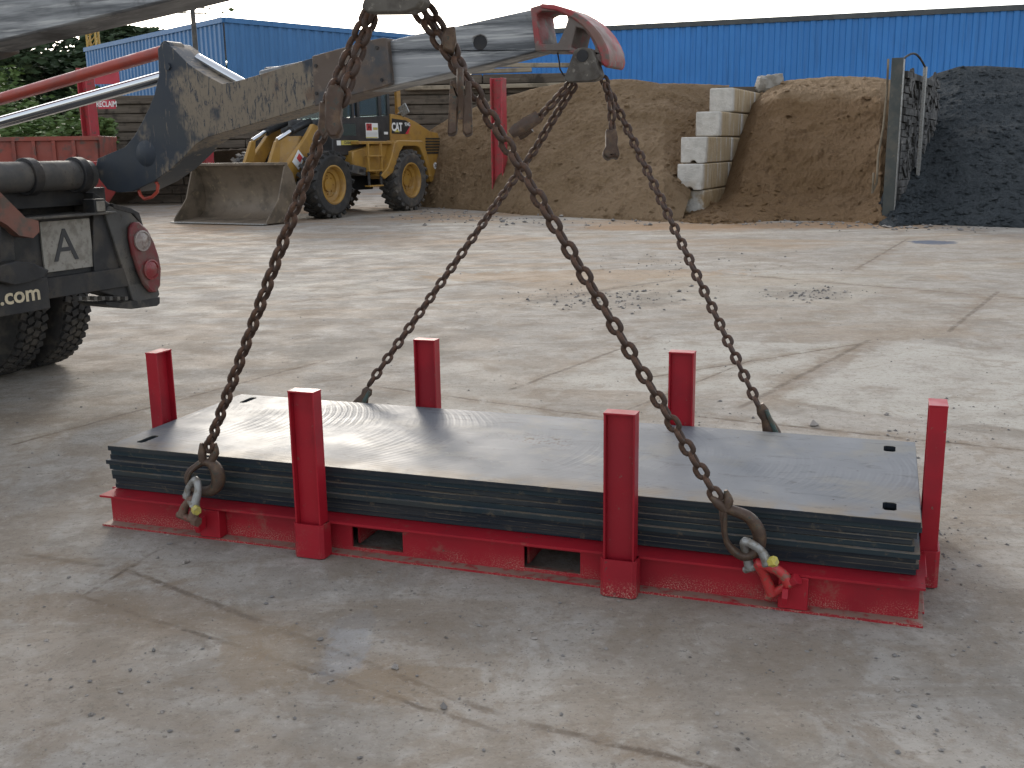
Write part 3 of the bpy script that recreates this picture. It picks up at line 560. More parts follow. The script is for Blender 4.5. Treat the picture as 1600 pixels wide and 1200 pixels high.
# ------------------------------------------------------------------ skip truck (only its rear is in the picture)
trk = thing('skip_truck', TF @ M.Translation((-4.3, 0, 0)), 'dark skip loader truck seen from its rear with two telescopic lifting arms', 'truck')
AY, AT = 1.0, .21                        # near face of the far arm and its thickness
def arm(yl, ext, dz, roty, dx=0):
    """one lifting arm, outline measured on the far one; yl shifts it sideways, ext pushes the boom out"""
    S = TF @ M.Translation((0, yl, 0)) @ M.Translation((-3.1, 0, 1.3)) @ M.Rotation(roty, 4, 'Y') @ M.Translation((3.1, 0, -1.3)) @ M.Translation((dx, 0, dz))
    SE = S @ M.Translation((ext*.98, 0, ext*.16))
    P = lambda pts, dy=0: [V((q.x, AY+dy, q.z)) for q in (tpl(x, y, AY) for x, y in pts)]
    mb = MB()
    mb.prism(P([(257, 66), (268, 74), (282, 88), (295, 101), (320, 117), (347, 131), (372, 126), (400, 118), (489, 90), (560, 70), (560, 145), (494, 164), (375, 200), (325, 214), (306, 226), (290, 243), (268, 264), (240, 284), (208, 299), (185, 301), (168, 296), (155, 280), (149, 262), (152, 248), (195, 230), (210, 212), (221, 192), (233, 168), (241, 147), (248, 118), (247, 90), (246, 76)]), (0, AT, 0))
    A = link('lifting_arm', mb, ARM, trk, S, .012)
    mb = MB(); mb.prism(P([(489, 88), (540, 74), (579, 63), (600, 59), (606, 60), (613, 131), (600, 136), (537, 153), (494, 166)], -.012), (0, AT+.024, 0))
    c = MB()
    for q in ((496, 103), (497, 146), (591, 75), (599, 125)): p = P([q], -.012)[0]; c.cyl(p, p-V((0, .006, 0)), .009, 8)
    sl_ = link('boom_sleeve', mb, simple('rusted_sleeve_paint', (.105, .075, .055), .6, .1, c2=(.055, .056, .058), scale=4, c3=(.17, .125, .09), scale3=9, bump=.2), A, S, .006); link('bolt', c, DARK, A, S)
    mb = MB(); mb.prism(P([(400, 110), (560, 74), (650, 52), (710, 40), (836, 12), (838, 80), (770, 98), (650, 126), (560, 146), (400, 182)], .022), (0, AT-.044, 0), [P([(746+11*math.cos(q*.5236), 66+12*math.sin(q*.5236)) for q in range(12)], .022)])
    link('extension_boom', mb, BOOM, A, SE, .008)
    mb = MB(); n = V((0, 1, 0)); p = P([(746, 66)], .03)[0]; mb.cyl(p, p+n*.1, .039, 16); link('boom_pin', mb, DARK, A, SE)
    mb = MB()
    o_ = [(828, 12), (845, 7), (867, 9), (890, 16), (905, 24), (917, 32), (928, 42), (938, 54), (946, 68), (951, 80), (953, 95), (951, 104), (946, 106), (940, 100), (930, 92), (912, 88), (896, 84), (880, 80), (857, 80), (836, 80)]
    h1 = [(838, 22), (848, 17), (872, 18), (884, 22), (887, 30), (880, 50), (872, 67), (860, 69), (845, 68), (841, 45)]
    h2 = [(900, 42), (912, 46), (922, 58), (930, 75), (925, 84), (905, 78), (892, 74)]
    mb.prism(P(o_, .0), (0, AT, 0), [P(h1, .0), P(h2, .0)]); hd = link('arm_head', mb, HEADGREY, A, SE, .012)
    rim_o = [(845, 7), (867, 9), (890, 16), (905, 24), (917, 32), (928, 42), (938, 54), (946, 68), (951, 80), (953, 95), (951, 104), (946, 106), (940, 100)]; rim_i = [(937, 84), (930, 68), (921, 54), (910, 42), (897, 32), (884, 25), (866, 17), (846, 14)]
    mb = MB(); mb.prism([p+V((0, 0, .004)) for p in P(rim_o+rim_i, -.010)], (0, AT+.02, 0)); link('rim', mb, HEADRED, hd, SE, .008)
    mb = MB(); mb.prism(P([(900, 80), (906, 76), (915, 74), (924, 76), (930, 81), (936, 100), (942, 117), (938, 124), (927, 128), (890, 129), (884, 124), (890, 108)], -.03), (0, .06, 0)); pl = link('lifting_plate', mb, GREYC, A, SE, .008)
    mb = MB(); p = P([(914, 88)], -.036)[0]; mb.cyl(p, p+n*(AT+.05), .028, 16); link('pin', mb, DARK, pl, SE)
    mb = MB(); pts = P([(237, 283), (241, 290), (240, 300), (232, 308), (220, 311), (214, 306), (211, 298)], .03); mb.tube(pts, .010, 8); link('grab_handle', mb, CYLRED, A, S)
    mb = MB(); pts = P([(858, 78), (861, 95), (862, 106), (868, 116), (880, 120)], .10); mb.tube(pts, .004, 6); link('loose_cable', mb, BLACK, A, SE)
    mb = MB(); p = P([(228, 240)], -.004)[0]; mb.lathe([(0, 0), (.07, 0), (.08, .008), (.08, .03)], p-V((0, .0, 0)), (0, 1, 0), 24); link('pivot_cap', mb, ARM, A, S); mb = MB(); q2 = P([(263, 104)], -.012)[0]; mb.lathe([(0, 0), (.02, 0), (.02, .02)], q2, (0, 1, 0), 12); link('pivot_cap', mb, ARM, A, S)
    # hydraulics
    Q = lambda x, y, dy: P([(x, y)], dy)[0]
    a0, a1 = Q(0, 150, .07), Q(256, 75, .07); d = (a1-a0); mb = MB(); mb.cyl(a0-d*.35, a1-d*.015, .036, 20); hc = link('hydraulic_cylinder', mb, CYLRED, A, S)
    e1 = MB(); e1.cyl(a1-V((0, .06, 0)), a1+V((0, .06, 0)), .040, 20); e1.cyl(a1-d*.05, a1, .038, 16); link('cylinder_eye', e1, ARM, hc, S, .003)
    a0, a1 = Q(0, 186, .09), Q(250, 116, .09); d = (a1-a0); mb = MB(); mb.cyl(a0-d*.35, a1, .036, 24); link('piston_rod', mb, CHROME, A, S)
    a0, a1 = Q(280, 88, .15), Q(362, 134, .15); mb = MB(); mb.cyl(a0, a1, .028, 16); link('tilt_rod', mb, CHROME, A, S)
    return A
arm(0, 0, 0, 0)
arm(-2.2, .655, .098, .042, -.34)
# rear end of the truck, in truck axes (x rearwards, y to its far side)
XR = -3.1
def tq(name, mb, mat, bevel=.004, parent=None): return link(name, mb, mat, parent or trk, TF, bevel)
mb = MB(); mb.cyl((XR-.05, -1.3, 1.32), (XR-.05, .985, 1.32), .085, 24); tb = tq('cross_tube', mb, DUSTY, 0)
for y in (.18, .55, .9, -.3, -.8): mb = MB(); mb.cyl((XR-.05, y-.03, 1.32), (XR-.05, y+.03, 1.32), .105, 24); tq('tube_collar', mb, DARK, .004, tb)
mb = MB(); mb.bx(XR-.32, XR-.1, -1.45, 1.15, 1.14, 1.24); mb.bx(XR-.9, XR-.24, -1.4, 1.2, .78, 1.14); mb.bx(XR-2.6, XR-.9, -.5, .5, .7, 1.05); mb.bx(XR-5.5, XR-2.6, -1.35, 1.35, 1.0, 1.3); tq('chassis', mb, DARK)
mb = MB(); mb.bx(XR-.20, XR+.05, -1.3, 1.08, 1.085, 1.10); tq('rear_shelf', mb, DUSTY)
mb = MB(); mb.bx(XR-.08, XR-.045, .12, 1.05, .70, 1.09); tq('rear_panel', mb, DARK)
A0, A1 = tpx(62, 347, XR-.03), tpx(147, 415, XR-.03)
mb = MB(); mb.bx(XR-.043, XR-.03, A0.y, A1.y, A1.z-.005, A0.z); wp = tq('warning_board', mb, WHITEPL, .002)
RF = M(((0, 0, 1, XR-.028), (1, 0, 0, (A0.y+A1.y)/2-.02), (0, 1, 0, (A0.z+A1.z)/2-.01), (0, 0, 0, 1)))
mb = MB(); mb.text('A', RF, .27, .002); tq('letter', mb, LETBLK, 0, wp)
B0, B1 = tpx(0, 452, XR+.06), tpx(75, 484, XR+.06)
mb = MB(); mb.bx(XR-.02, XR+.06, -1.0, B1.y+.02, B1.z+.005, B0.z+.03); mb.bx(XR-.06, XR-.0, B1.y+.02, 1.30, B1.z+.05, B0.z+.015); br = tq('rear_bar', mb, DARK, .004)
mb = MB(); tx = tpx(28, 462, XR+.06); mb.text('n.com', M(((0, 0, 1, XR+.062), (1, 0, 0, tx.y-.02), (0, 1, 0, tx.z), (0, 0, 0, 1))), .125, .001, .0025, 1.1); tq('lettering', mb, LETCREAM, 0, br)
# mudguard / lamp bracket block
mb = MB(); pts = [(172, 322), (205, 333), (222, 352), (250, 460), (246, 466), (215, 472), (208, 470), (163, 330)]
mb.prism([tpx(x, y, XR+.0) for x, y in pts], (-.22, 0, 0)); tq('lamp_bracket', mb, DUSTY, .006)
mb = MB(); mb.prism([tpx(x, y, XR-.02) for x, y in [(146, 300), (172, 318), (205, 470), (150, 455), (146, 400)]], (-.16, 0, 0)); tq('side_gusset', mb, DARK, .006)
mb = MB(); mb.prism([tpx(x, y, XR+.0) for x, y in [(166, 472), (205, 470), (250, 464), (250, 474), (246, 478), (206, 483), (176, 480), (166, 476)]], (-.24, 0, 0)); tq('rubber_buffer', mb, BLACK, .008)
mb = MB(); mb.prism([tpx(x, y, XR+.004) for x, y in [(176, 318), (206, 325), (218, 332), (226, 358), (221, 350), (208, 334), (178, 326)]], (-.5, 0, 0)); tq('mudguard', mb, BLACK, .006)
el = [(198+0, 355), (204, 347), (214, 347), (226, 358), (236, 378), (244, 402), (247, 420), (246, 446), (240, 457), (230, 456), (220, 444), (211, 422), (203, 398), (198, 372)]
mb = MB(); mb.prism([tpx(x, y, XR+.004) for x, y in el], (.030, 0, 0)); lamp = tq('tail_lamp', mb, LAMPRED, .012)
for (q, m_) in (((221, 376), LENS1), ((235, 421), LENS2)):
    p = tpx(*q, XR+.032); mb = MB(); mb.lathe([(.066, 0), (.066, .014), (.056, .016), (.053, .010), (.04, .016), (.0, .020)], p, (1, 0, 0), 24); tq('lens', mb, m_, 0, lamp)
mb = MB(); p = tpx(147, 322, XR+.0); mb.box(p, (.10, .085, .085)); pl = tq('number_plate_light', mb, DARK, .006); mb = MB(); mb.box(p+V((.052, .0, 0)), (.012, .06, .06)); tq('lens', mb, WHITEPL, .003, pl)
# hook arm and latch on the left of the rear panel
mb = MB(); pts = [(0, 300), (18, 318), (40, 340), (60, 345), (62, 362), (52, 372), (30, 368), (12, 352), (0, 345)]; mb.prism([tpx(x, y, XR+.08) for x, y in pts], (-.10, 0, 0)); tq('stabiliser_lever', mb, simple('worn_lever_paint', (.17, .07, .05), .6, c2=(.09, .065, .05), scale=9), .01)
mb = MB(); pts = [(0, 415), (24, 408), (50, 410), (78, 422), (72, 432), (48, 440), (20, 446), (0, 440)]; mb.prism([tpx(x, y, XR+.10) for x, y in pts], (-.22, 0, 0)); tq('step_bracket', mb, DARK, .008)
mb = MB(); mb.prism([tpx(x, y, XR+.02) for x, y in [(0, 345), (20, 352), (24, 408), (0, 412)]], (-.12, 0, 0)); tq('side_bracket', mb, DARK, .006)
mb = MB(); 
for k in range(7): p = tpx(120+k*12, 466, XR+.0); mb.bx(XR-.02, XR+.03, p.y-.012, p.y+.012, p.z-.012, p.z+.012)
tq('tread_strip', mb, DUSTY, 0)
def truck_wheel(x, y0, wd, R, parent):
    w_ = bpy.data.objects.new('wheel', None); C.objects.link(w_); w_.parent = parent; w_.matrix_basis = wm(parent).inverted() @ TF @ M.Translation((x, y0+wd/2, R))
    F = TF
    mb = MB(); mb.lathe([(.27, .02), (R*.72, 0), (R*.93, .012), (R-.012, .03), (R-.012, wd-.03), (R*.93, wd-.012), (R*.72, wd), (.27, wd-.02)], (x, y0, R), (0, 1, 0), 56)
    for row, oy in enumerate((.05, .105, .16, .215)):
        for k in range(48):
            q = 2*math.pi*(k+.5*(row % 2))/48; c = V((x+math.cos(q)*(R-.006), y0+oy+.015, R+math.sin(q)*(R-.006))); mb.box(c, (.026, .048, .042), M.Rotation(-q, 3, 'Y') @ M.Rotation(.35 if row % 2 else -.35, 3, 'X'))
    link('tyre', mb, BLACK, w_, F)
    mb = MB(); mb.lathe([(.28, .01), (.28, wd-.04), (.26, wd-.05), (.22, wd-.12), (.08, wd-.10), (0, wd-.1)], (x, y0, R), (0, 1, 0), 28); link('rim', mb, DARK, w_, F)
for y0 in (1.22, .86, -1.5, -1.14): truck_wheel(-4.27, y0, .28, .5, trk)

# ------------------------------------------------------------------ wheel loader
ang = math.atan2(-.883, -.47)
fwv = V((-.47, -.883, 0)); lfv = V((.883, -.47, 0))
fc = gp(512, 341) - lfv*1.02            # centre line at the front axle
LO = fc - fwv*1.55
LF = M.Translation((LO.x, LO.y, 0)) @ M.Rotation(ang, 4, 'Z')
ld = thing('wheel_loader', LF, 'yellow wheel loader with black cab and lowered bucket parked in front of the sand', 'wheel loader')
def lq(name, mb, mat, bevel=.02, parent=None): return link(name, mb, mat, parent or ld, LF, bevel)
RL, WL = .73, .50
def lwheel(x, side, mat):
    y0 = side*1.02; w_ = bpy.data.objects.new('wheel', None); C.objects.link(w_); w_.parent = ld; w_.matrix_basis = M.Translation((x, y0, RL))
    s = side; mb = MB(); R = RL
    mb.lathe([(.40, -WL/2*.86), (.46, -WL/2*.95), (.62, -WL/2), (R-.06, -WL/2*.85), (R-.03, -WL*.3), (R-.03, WL*.3), (R-.06, WL/2*.85), (.62, WL/2), (.46, WL/2*.95), (.40, WL/2*.86)], (x, y0-0*s, R), (0, 1, 0), 48)
    for k in range(22):
        for sd_ in (-1, 1):
            q = 2*math.pi*(k+(.5 if sd_ > 0 else 0))/22; c = V((x+math.cos(q)*(R-.03), y0+sd_*.125, R+math.sin(q)*(R-.03))); mb.box(c, (.075, .26, .085), M.Rotation(-q, 3, 'Y') @ M.Rotation(sd_*.5, 3, 'X'))
    link('tyre', mb, mat, w_, LF, .01)
    mb = MB(); o = WL/2*.92
    prof = [(.43, o), (.40, o+.005), (.37, o-.03), (.36, o-.12), (.28, o-.15), (.27, o-.19), (.15, o-.20), (.14, o-.15), (0, o-.15)]
    mb.lathe(prof, (x, y0, R), (0, side, 0), 36)
    for k in range(8): q = k*.785; mb.cyl((x+.20*math.cos(q), y0+side*(o-.20), R+.20*math.sin(q)), (x+.20*math.cos(q), y0+side*(o-.165), R+.20*math.sin(q)), .018, 6)
    mb.cyl((x, y0-side*.2, R), (x, y0-side*.05, R), .42, 24); link('rim', mb, CATY, w_, LF)
XF, XB = 1.55, -1.55
lwheel(XF, 1, TYRED); lwheel(XF, -1, TYREM); lwheel(XB, 1, TYREM); lwheel(XB, -1, TYREM)
mb = MB(); mb.box((XF, 0, RL), (.35, 1.6, .3)); mb.box((XB, 0, RL), (.35, 1.6, .3)); mb.box((0, 0, .75), (2.6, .55, .45)); lq('axle_frame', mb, CABB)
# body panels: outlines measured on upright planes along the machine
LFI = LF.inverted()
def lp_(x, y, yl): n = LF.to_3x3() @ V((0, 1, 0)); return LFI @ onpl(x, y, LF @ V((0, yl, 0)), n)
def lpr(pts, yl, th, mb=None):
    mb = mb or MB(); mb.prism([V((q.x, yl, q.z)) for q in (lp_(x, y, yl) for x, y in pts)], (0, -th, 0)); return mb
def lfix(pts, yl): return [lp_(x, y, yl) for x, y in pts]
HY, CY_ = .92, .88
lq('engine_hood', lpr([(611, 178), (619, 179), (632, 182), (649, 190), (663, 199), (672, 205), (684, 208), (686, 216), (689, 249), (691, 264), (687, 282), (672, 284), (667, 262), (660, 236), (625, 224), (611, 222)], HY, 2*HY), CATY, .05)
hr = lfix([(664, 200), (684, 208), (686, 216), (664, 214)], HY)
fen = [(602, 280), (596, 274), (606, 262), (612, 246), (617, 223), (622, 219), (661, 220), (666, 233), (670, 250), (675, 277), (671, 277), (663, 247), (656, 231), (650, 228), (631, 228), (625, 238), (621, 252), (614, 270)]
for sgn in (1, -1):
    mb = lpr(fen, 1.20, .42)
    if sgn < 0: mb.v = [V((p.x, -p.y, p.z)) for p in mb.v]
    lq('fender', mb, CATY, .02)
    mb = lpr([(551, 236), (590, 224), (618, 223), (612, 250), (604, 268), (594, 275), (580, 268), (566, 262), (552, 258)], 1.0, .6)
    if sgn < 0: mb.v = [V((p.x, -p.y, p.z)) for p in mb.v]
    lq('side_tank', mb, CATY, .03)
# cab: lower body, pillars, panes, roof
q = lfix([(520, 232), (612, 219), (612, 186), (520, 186), (528, 150), (606, 150)], CY_)
xf, xb = q[0].x, q[1].x; zb, zs, zr = q[0].z, 2.28, 3.20
mb = MB(); mb.prism([(xf, -CY_, 1.32), (xf, -CY_, 1.55), (xf-.06, -CY_, zs-.12), (xb, -CY_, zs), (xb, -CY_, 1.46), (xb+.9, -CY_, 1.42)], (0, 2*CY_, 0)); cabo = lq('cab', mb, CABB, .02)
pil = [xf-.08, xf-.85, xf-1.05, xb+.42, xb+.06]
for x, wdt in zip(pil, (.10, .10, .10, .12, .10)):
    for y in (CY_-.05, -CY_+.05): mb = MB(); mb.box((x, y, (zs+zr)/2-.05), (wdt, .08, zr-zs+.15)); lq('cab_pillar', mb, CABB, .01, cabo)
mb = MB(); mb.bx(xb-.1, xf+.05, -CY_-.05, CY_+.05, zr-.02, zr+.14); lq('cab_roof', mb, CABB, .05, cabo)
for x0, x1 in ((pil[1]+.05, pil[0]-.05), (pil[3]+.06, pil[2]-.05), (pil[4]+.05, pil[3]-.06)):
    for y in (CY_-.05, -CY_+.05): mb = MB(); mb.bx(x0, x1, y-.005, y+.005, zs-.08, zr); lq('window', mb, GLASS, 0, cabo)
mb = MB(); mb.bx(xf-.09, xf-.08, -CY_+.1, CY_-.1, zs-.1, zr); lq('windscreen', mb, GLASS, 0, cabo)
a_, b_ = lfix([(534, 193), (556, 212)], CY_); mb = MB(); mb.bx(b_.x, a_.x, CY_+.002, CY_+.008, b_.z, a_.z); lq('door_glass', mb, GLASS, 0, cabo)
mb = MB(); mb.box(((xf+xb)/2, 0, 1.95), (.5, .5, .12)); mb.box(((xf+xb)/2-.25, 0, 2.35), (.12, .5, .75)); lq('seat', mb, CABB, .04, cabo)
a_, b_ = lfix([(620, 145), (627, 178)], .70); mb = MB(); mb.bx(b_.x, a_.x, .62, .70, b_.z, a_.z+.35); lq('exhaust_stack', mb, CATY, .01)
a_, b_ = lfix([(561, 220), (616, 225)], 1.12); mb = MB(); mb.bx(b_.x, a_.x, .70, 1.12, b_.z, b_.z+.07); lq('platform', mb, CATY, .01)
# markings on the visible side
def side(x, y, z): return M(((-1, 0, 0, x), (0, 0, 1, y), (0, 1, 0, z), (0, 0, 0, 1)))
def rect(x0, y0, x1, y1, yl, th=.004, mb=None):
    a_, b_ = lfix([(x0, y0), (x1, y1)], yl); mb = mb or MB(); mb.bx(min(a_.x, b_.x), max(a_.x, b_.x), yl, yl+th, min(a_.z, b_.z), max(a_.z, b_.z)); return mb
def mid(x, y, yl): return lp_(x, y, yl)
stk = lq('notice', rect(571, 192, 591, 216, CY_+.001), WHITE, 0, cabo)
lq('red_square', rect(572, 193, 581, 204, CY_+.006), simple('sticker_red', (.45, .04, .04), .5), 0, stk); mb = rect(583, 199, 590, 203, CY_+.006); rect(572, 214, 590, 215.5, CY_+.006, .004, mb); lq('yellow_strip', mb, YEL, 0, stk)
c_ = mid(576.5, 198.5, CY_); mb = MB(); mb.text('M', side(c_.x, CY_+.012, c_.z), .20, .001, .004); lq('letter', mb, simple('dark_red', (.2, .02, .02), .5), 0, stk)
mb = MB()
for k in range(4): rect(572.5, 206+k*2, 590, 206.8+k*2, CY_+.006, .002, mb)
lq('small_print', mb, simple('print_grey', (.35, .35, .36), .6), 0, stk)
y_ = lq('warning_strip', rect(533, 219.5, 560, 226.5, CY_+.001), YEL, 0, cabo); c_ = mid(546, 223, CY_); mb = MB(); mb.text('DANGER', side(c_.x, CY_+.007, c_.z), .10, .001, .002); lq('lettering', mb, LETBLK, 0, y_)
lq('small_label', rect(526, 219.5, 532.5, 227, CY_+.001), WHITE, 0, cabo); lq('small_label', rect(600, 206, 606, 210, CY_+.001), WHITE, 0, cabo)
dec = lq('model_panel', lpr([(612.5, 185), (634, 188), (642, 194), (638, 209.5), (612.5, 208.5)], HY+.008, .01), simple('decal_black', (.015, .015, .016), .4), 0)
lq('red_flash', lpr([(642, 194), (638, 209.5), (633.5, 209), (639, 200)], HY+.012, .004), simple('decal_red', (.5, .03, .05), .4), 0, dec)
c_ = mid(620.5, 199, HY); mb = MB(); mb.text('CAT', side(c_.x+.02, HY+.012, c_.z), .27, .002, .010, .86); lq('lettering', mb, WHITE, 0, dec)
lq('triangle', lpr([(616.5, 206.5), (625, 206.8), (620.5, 202)], HY+.019, .003), YEL, 0, dec)
c_ = mid(636, 194.5, HY); mb = MB(); mb.text('914G', side(c_.x, HY+.012, c_.z), .12, .001, .003, .9); lq('model_number', mb, WHITE, 0, dec)
mb = MB()
for k in range(6): rect(664.5, 215.5+k*4.4, 686, 218+k*4.4, HY-.01, .025, mb)
lq('grille', mb, CABB, 0)
c_ = mid(680, 259, HY); mb = MB(); mb.lathe([(0, .012), (.085, .012), (.085, 0)], (c_.x, HY, c_.z), (0, 1, 0), 20); rd = lq('speed_disc', mb, WHITE, 0); mb = MB(); mb.text('20', side(c_.x, HY+.014, c_.z), .11, .001, .002); lq('lettering', mb, LETBLK, 0, rd)
# ladder, battery box, mirror
YL = 1.16
mb = MB()
for x in (575, 595): a_, b_ = lfix([(x, 224), (x+1, 268)], YL); mb.box(((a_.x+b_.x)/2, YL, (a_.z+b_.z)/2), (.05, .05, a_.z-b_.z))
for y in (244, 267, 291): a_, b_ = lfix([(575, y), (597, y)], YL); mb.box(((a_.x+b_.x)/2, YL-.02, a_.z), (abs(a_.x-b_.x), .14, .035))
ldr = lq('ladder', mb, CATY, .006)
for x in (576, 595): a_, b_ = lfix([(x, 268), (x, 290)], YL); mb = MB(); mb.box((a_.x, YL, (a_.z+b_.z)/2), (.07, .03, a_.z-b_.z)); lq('ladder_strap', mb, BLACK, .004, ldr)
bb = lq('battery_box', lpr([(552, 257), (573, 262), (572, 275), (551, 270)], 1.1, .4), DUSTY, .02); lq('lock', rect(561, 264, 568, 269, 1.1, .008), CABB, .005, bb)
a_ = mid(622, 178, .8); b_ = mid(631, 172, .95); mb = MB(); mb.cyl(a_, b_, .025, 8); mb.box(b_, (.05, .24, .26), M.Rotation(.5, 3, 'X')); lq('mirror', mb, GALV, .01)
# front frame, arms, bucket
mb = MB(); mb.prism([(x, -.35, z) for x, z in [(.9, .6), (.9, 1.3), (1.15, 1.75), (1.5, 1.8), (1.95, 1.0), (1.9, .55)]], (0, .7, 0)); lq('front_frame', mb, CATY, .03)
for s_ in (-1, 1):
    y0 = s_*.56
    mb = MB(); mb.prism([(x, y0-.05, z) for x, z in [(1.12, 1.98), (1.35, 2.05), (1.65, 1.75), (2.5, 1.02), (2.80, .60), (2.82, .30), (2.68, .28), (2.55, .50), (2.0, .95), (1.35, 1.65), (1.1, 1.82)]], (0, .1, 0)); la = lq('loader_arm', mb, CATY, .015)
    mb = MB(); mb.cyl((1.15, y0*.62, 2.10), (1.75, y0*.62, 1.92), .085, 16); mb.cyl((1.75, y0*.62, 1.92), (1.82, y0*.62, 1.90), .10, 16); hc = lq('tilt_cylinder', mb, CABB, 0); mb = MB(); mb.cyl((1.8, y0*.62, 1.905), (2.30, y0*.62, 1.70), .05, 14); lq('piston_rod', mb, CHROME, 0, hc)
    mb = MB(); mb.prism([(x, y0*.62-.04, z) for x, z in [(2.22, 1.72), (2.36, 1.68), (2.72, 1.05), (2.74, .85), (2.58, .9), (2.28, 1.3)]], (0, .08, 0)); lq('tilt_lever', mb, CATY, .01)
mb = MB(); mb.box((1.95, .62, 1.28), (.34, .012, .26), M.Rotation(.85, 3, 'Y')); nb = lq('notice', mb, WHITE, 0); mb = MB(); mb.box((1.92, .628, 1.32), (.14, .008, .14), M.Rotation(.85, 3, 'Y')); lq('red_square', mb, simple('sticker_red2', (.5, .05, .05), .5), 0, nb)
DXB = .42
prof = [(3.45, .03), (3.0, .03), (2.68, .06), (2.50, .20), (2.42, .45), (2.45, .75), (2.55, 1.02), (2.72, 1.20)]
inn = [(2.74, 1.17), (2.60, 1.0), (2.50, .74), (2.475, .46), (2.54, .23), (2.70, .10), (3.0, .07), (3.45, .045)]
prof = [(x+DXB, z) for x, z in prof]; inn = [(x+DXB, z) for x, z in inn]; BW = 1.25
mb = MB(); mb.prism([(x, -BW, z) for x, z in prof+inn], (0, 2*BW, 0)); bk = lq('bucket', mb, BUCK, .008)
for s_ in (-1, 1):
    mb = MB(); mb.prism([(x, s_*BW+(.0 if s_ > 0 else -.03), z) for x, z in prof+[(2.80+DXB, 1.16), (3.05+DXB, .5), (3.44+DXB, .09)]], (0, .03, 0)); lq('side_plate', mb, BUCK, .006, bk)
mb = MB(); mb.bx(3.40+DXB, 3.56+DXB, -BW-.02, BW+.02, .016, .038); lq('cutting_edge', mb, GALV, .004, bk); mb = MB(); mb.bx(2.66+DXB, 2.80+DXB, -BW, BW, 1.18, 1.24); lq('top_lip', mb, BUCK, .01, bk)

# ------------------------------------------------------------------ stockpiles
def fbm(p, o=5): return NZ.fractal(p, 1.0, 2.0, o)
def interp(pts, t):
    n = len(pts)-1; x = t*n; i = min(int(x), n-1); f = x-i; return pts[i].lerp(pts[i+1], f)
def pile(name, base, crest, mat, label, cat, prof, amp=.12, freq=.8, nu=200, nv=110, back=3.0, clods=260, csize=.07):
    B = [gp(*p) for p in base]; K = [at(*p) for p in crest]; mb = MB()
    def fn(u, v):
        b, k = interp(B, u), interp(K, u)
        if v <= .75:
            t = v/.75; p = b.lerp(k, t); p.z = k.z*prof(t, u)
        else:
            t = (v-.75)/.25; p = k + V((0, back*t, -k.z*t*1.1*t))
        d = fbm(V((p.x*freq, p.y*freq, p.z*freq)))*amp + fbm(V((p.x*4, p.y*4, p.z*4+3)))*amp*.28 + fbm(V((p.x*11, p.y*11, p.z*11)), 4)*amp*.22
        w_ = min(1, v*8)*(.45 if abs(v-.75) < .04 else 1)
        return p + V((0, -.8, .5))*d*w_ + V((0, 0, -.03 if v == 0 else 0))
    mb.grid(fn, nu, nv); rg = random.Random(len(label))
    for _ in range(clods):                       # clods and stones lying on the slope
        v = rg.random()**1.6*.74; p = fn(rg.random(), v); pebble(mb, p-V((0, 0, .01)), csize*(.35+rg.random()**3), .8)
    return tag(link(name, mb, mat, None, None, 0, 0, False), label, cat)
lin = lambda t, u: t**1.05
def steep(t, u):                       # dug face: toe slope, steep wall, slack top
    return (.16*t/.25 if t < .25 else .16+.70*((t-.25)/.45)**.9 if t < .70 else .86+.14*(t-.70)/.30)
o = pile('sand_pile', [(640, 322), (700, 326), (760, 330), (820, 336), (900, 340), (980, 344), (1035, 347), (1066, 344)],
     [(670, 205, 28.5), (710, 180, 28.5), (770, 156, 28.5), (830, 140, 28.2), (900, 125, 28), (985, 124, 27.6), (1040, 130, 27.6), (1140, 133, 29.5)], SAND, 'long pale tan sand pile between the loader and the concrete blocks', 'sand pile', lambda t, u: .9*t**.9+.1*t, .16)
o2 = pile('sand_pile', [(1108, 338), (1135, 345), (1175, 347), (1225, 345), (1290, 346), (1340, 348), (1378, 352), (1392, 346)],
     [(1192, 144, 28.4), (1206, 134, 28.2), (1228, 126, 27.6), (1258, 122, 27), (1295, 119, 26.7), (1335, 119, 26.4), (1372, 121, 26.1), (1402, 127, 26)], SANDB, 'darker brown sand heap dug into a hollow between the blocks and the steel divider', 'sand pile', steep, .15)
for x in (o, o2): x['group'] = 'sand piles along the back of the yard'
pile('gravel_pile', [(1366, 349), (1400, 354), (1440, 351), (1500, 353), (1560, 355), (1620, 357), (1720, 362), (1850, 372)],
     [(1425, 140, 26), (1440, 132, 26), (1465, 114, 26), (1500, 104, 26), (1540, 103, 26), (1600, 106, 26), (1700, 112, 26), (1800, 130, 26)], GRAV, 'dark grey gravel heap right of the steel divider', 'gravel pile', lambda t, u: t**.95, .10, .7, clods=2600, csize=.055)
pile('gravel_pile', [(1368, 348), (1374, 353), (1384, 356), (1396, 356), (1408, 352), (1416, 347)], [(1372, 338, 20.6), (1378, 331, 20.6), (1386, 327, 20.6), (1394, 328, 20.6), (1402, 333, 20.6), (1412, 340, 20.6)], GRAV, 'small spill of grey gravel at the foot of the steel divider post', 'gravel pile', lambda t, u: t**.8, .03, 3, 24, 20, .5, 60, .04)
o3 = pile('sand_pile', [(1052, 344), (1075, 348), (1100, 350), (1125, 350), (1150, 350), (1180, 349)], [(1066, 336, 23), (1085, 326, 23.2), (1102, 316, 23.4), (1118, 310, 23.8), (1132, 316, 24), (1160, 330, 24)], SANDB, 'low spill of brown sand at the foot of the concrete block wall', 'sand pile', lambda t, u: t**.9, .06, 2, 50, 30, .8)
o3['group'] = 'sand piles along the back of the yard'
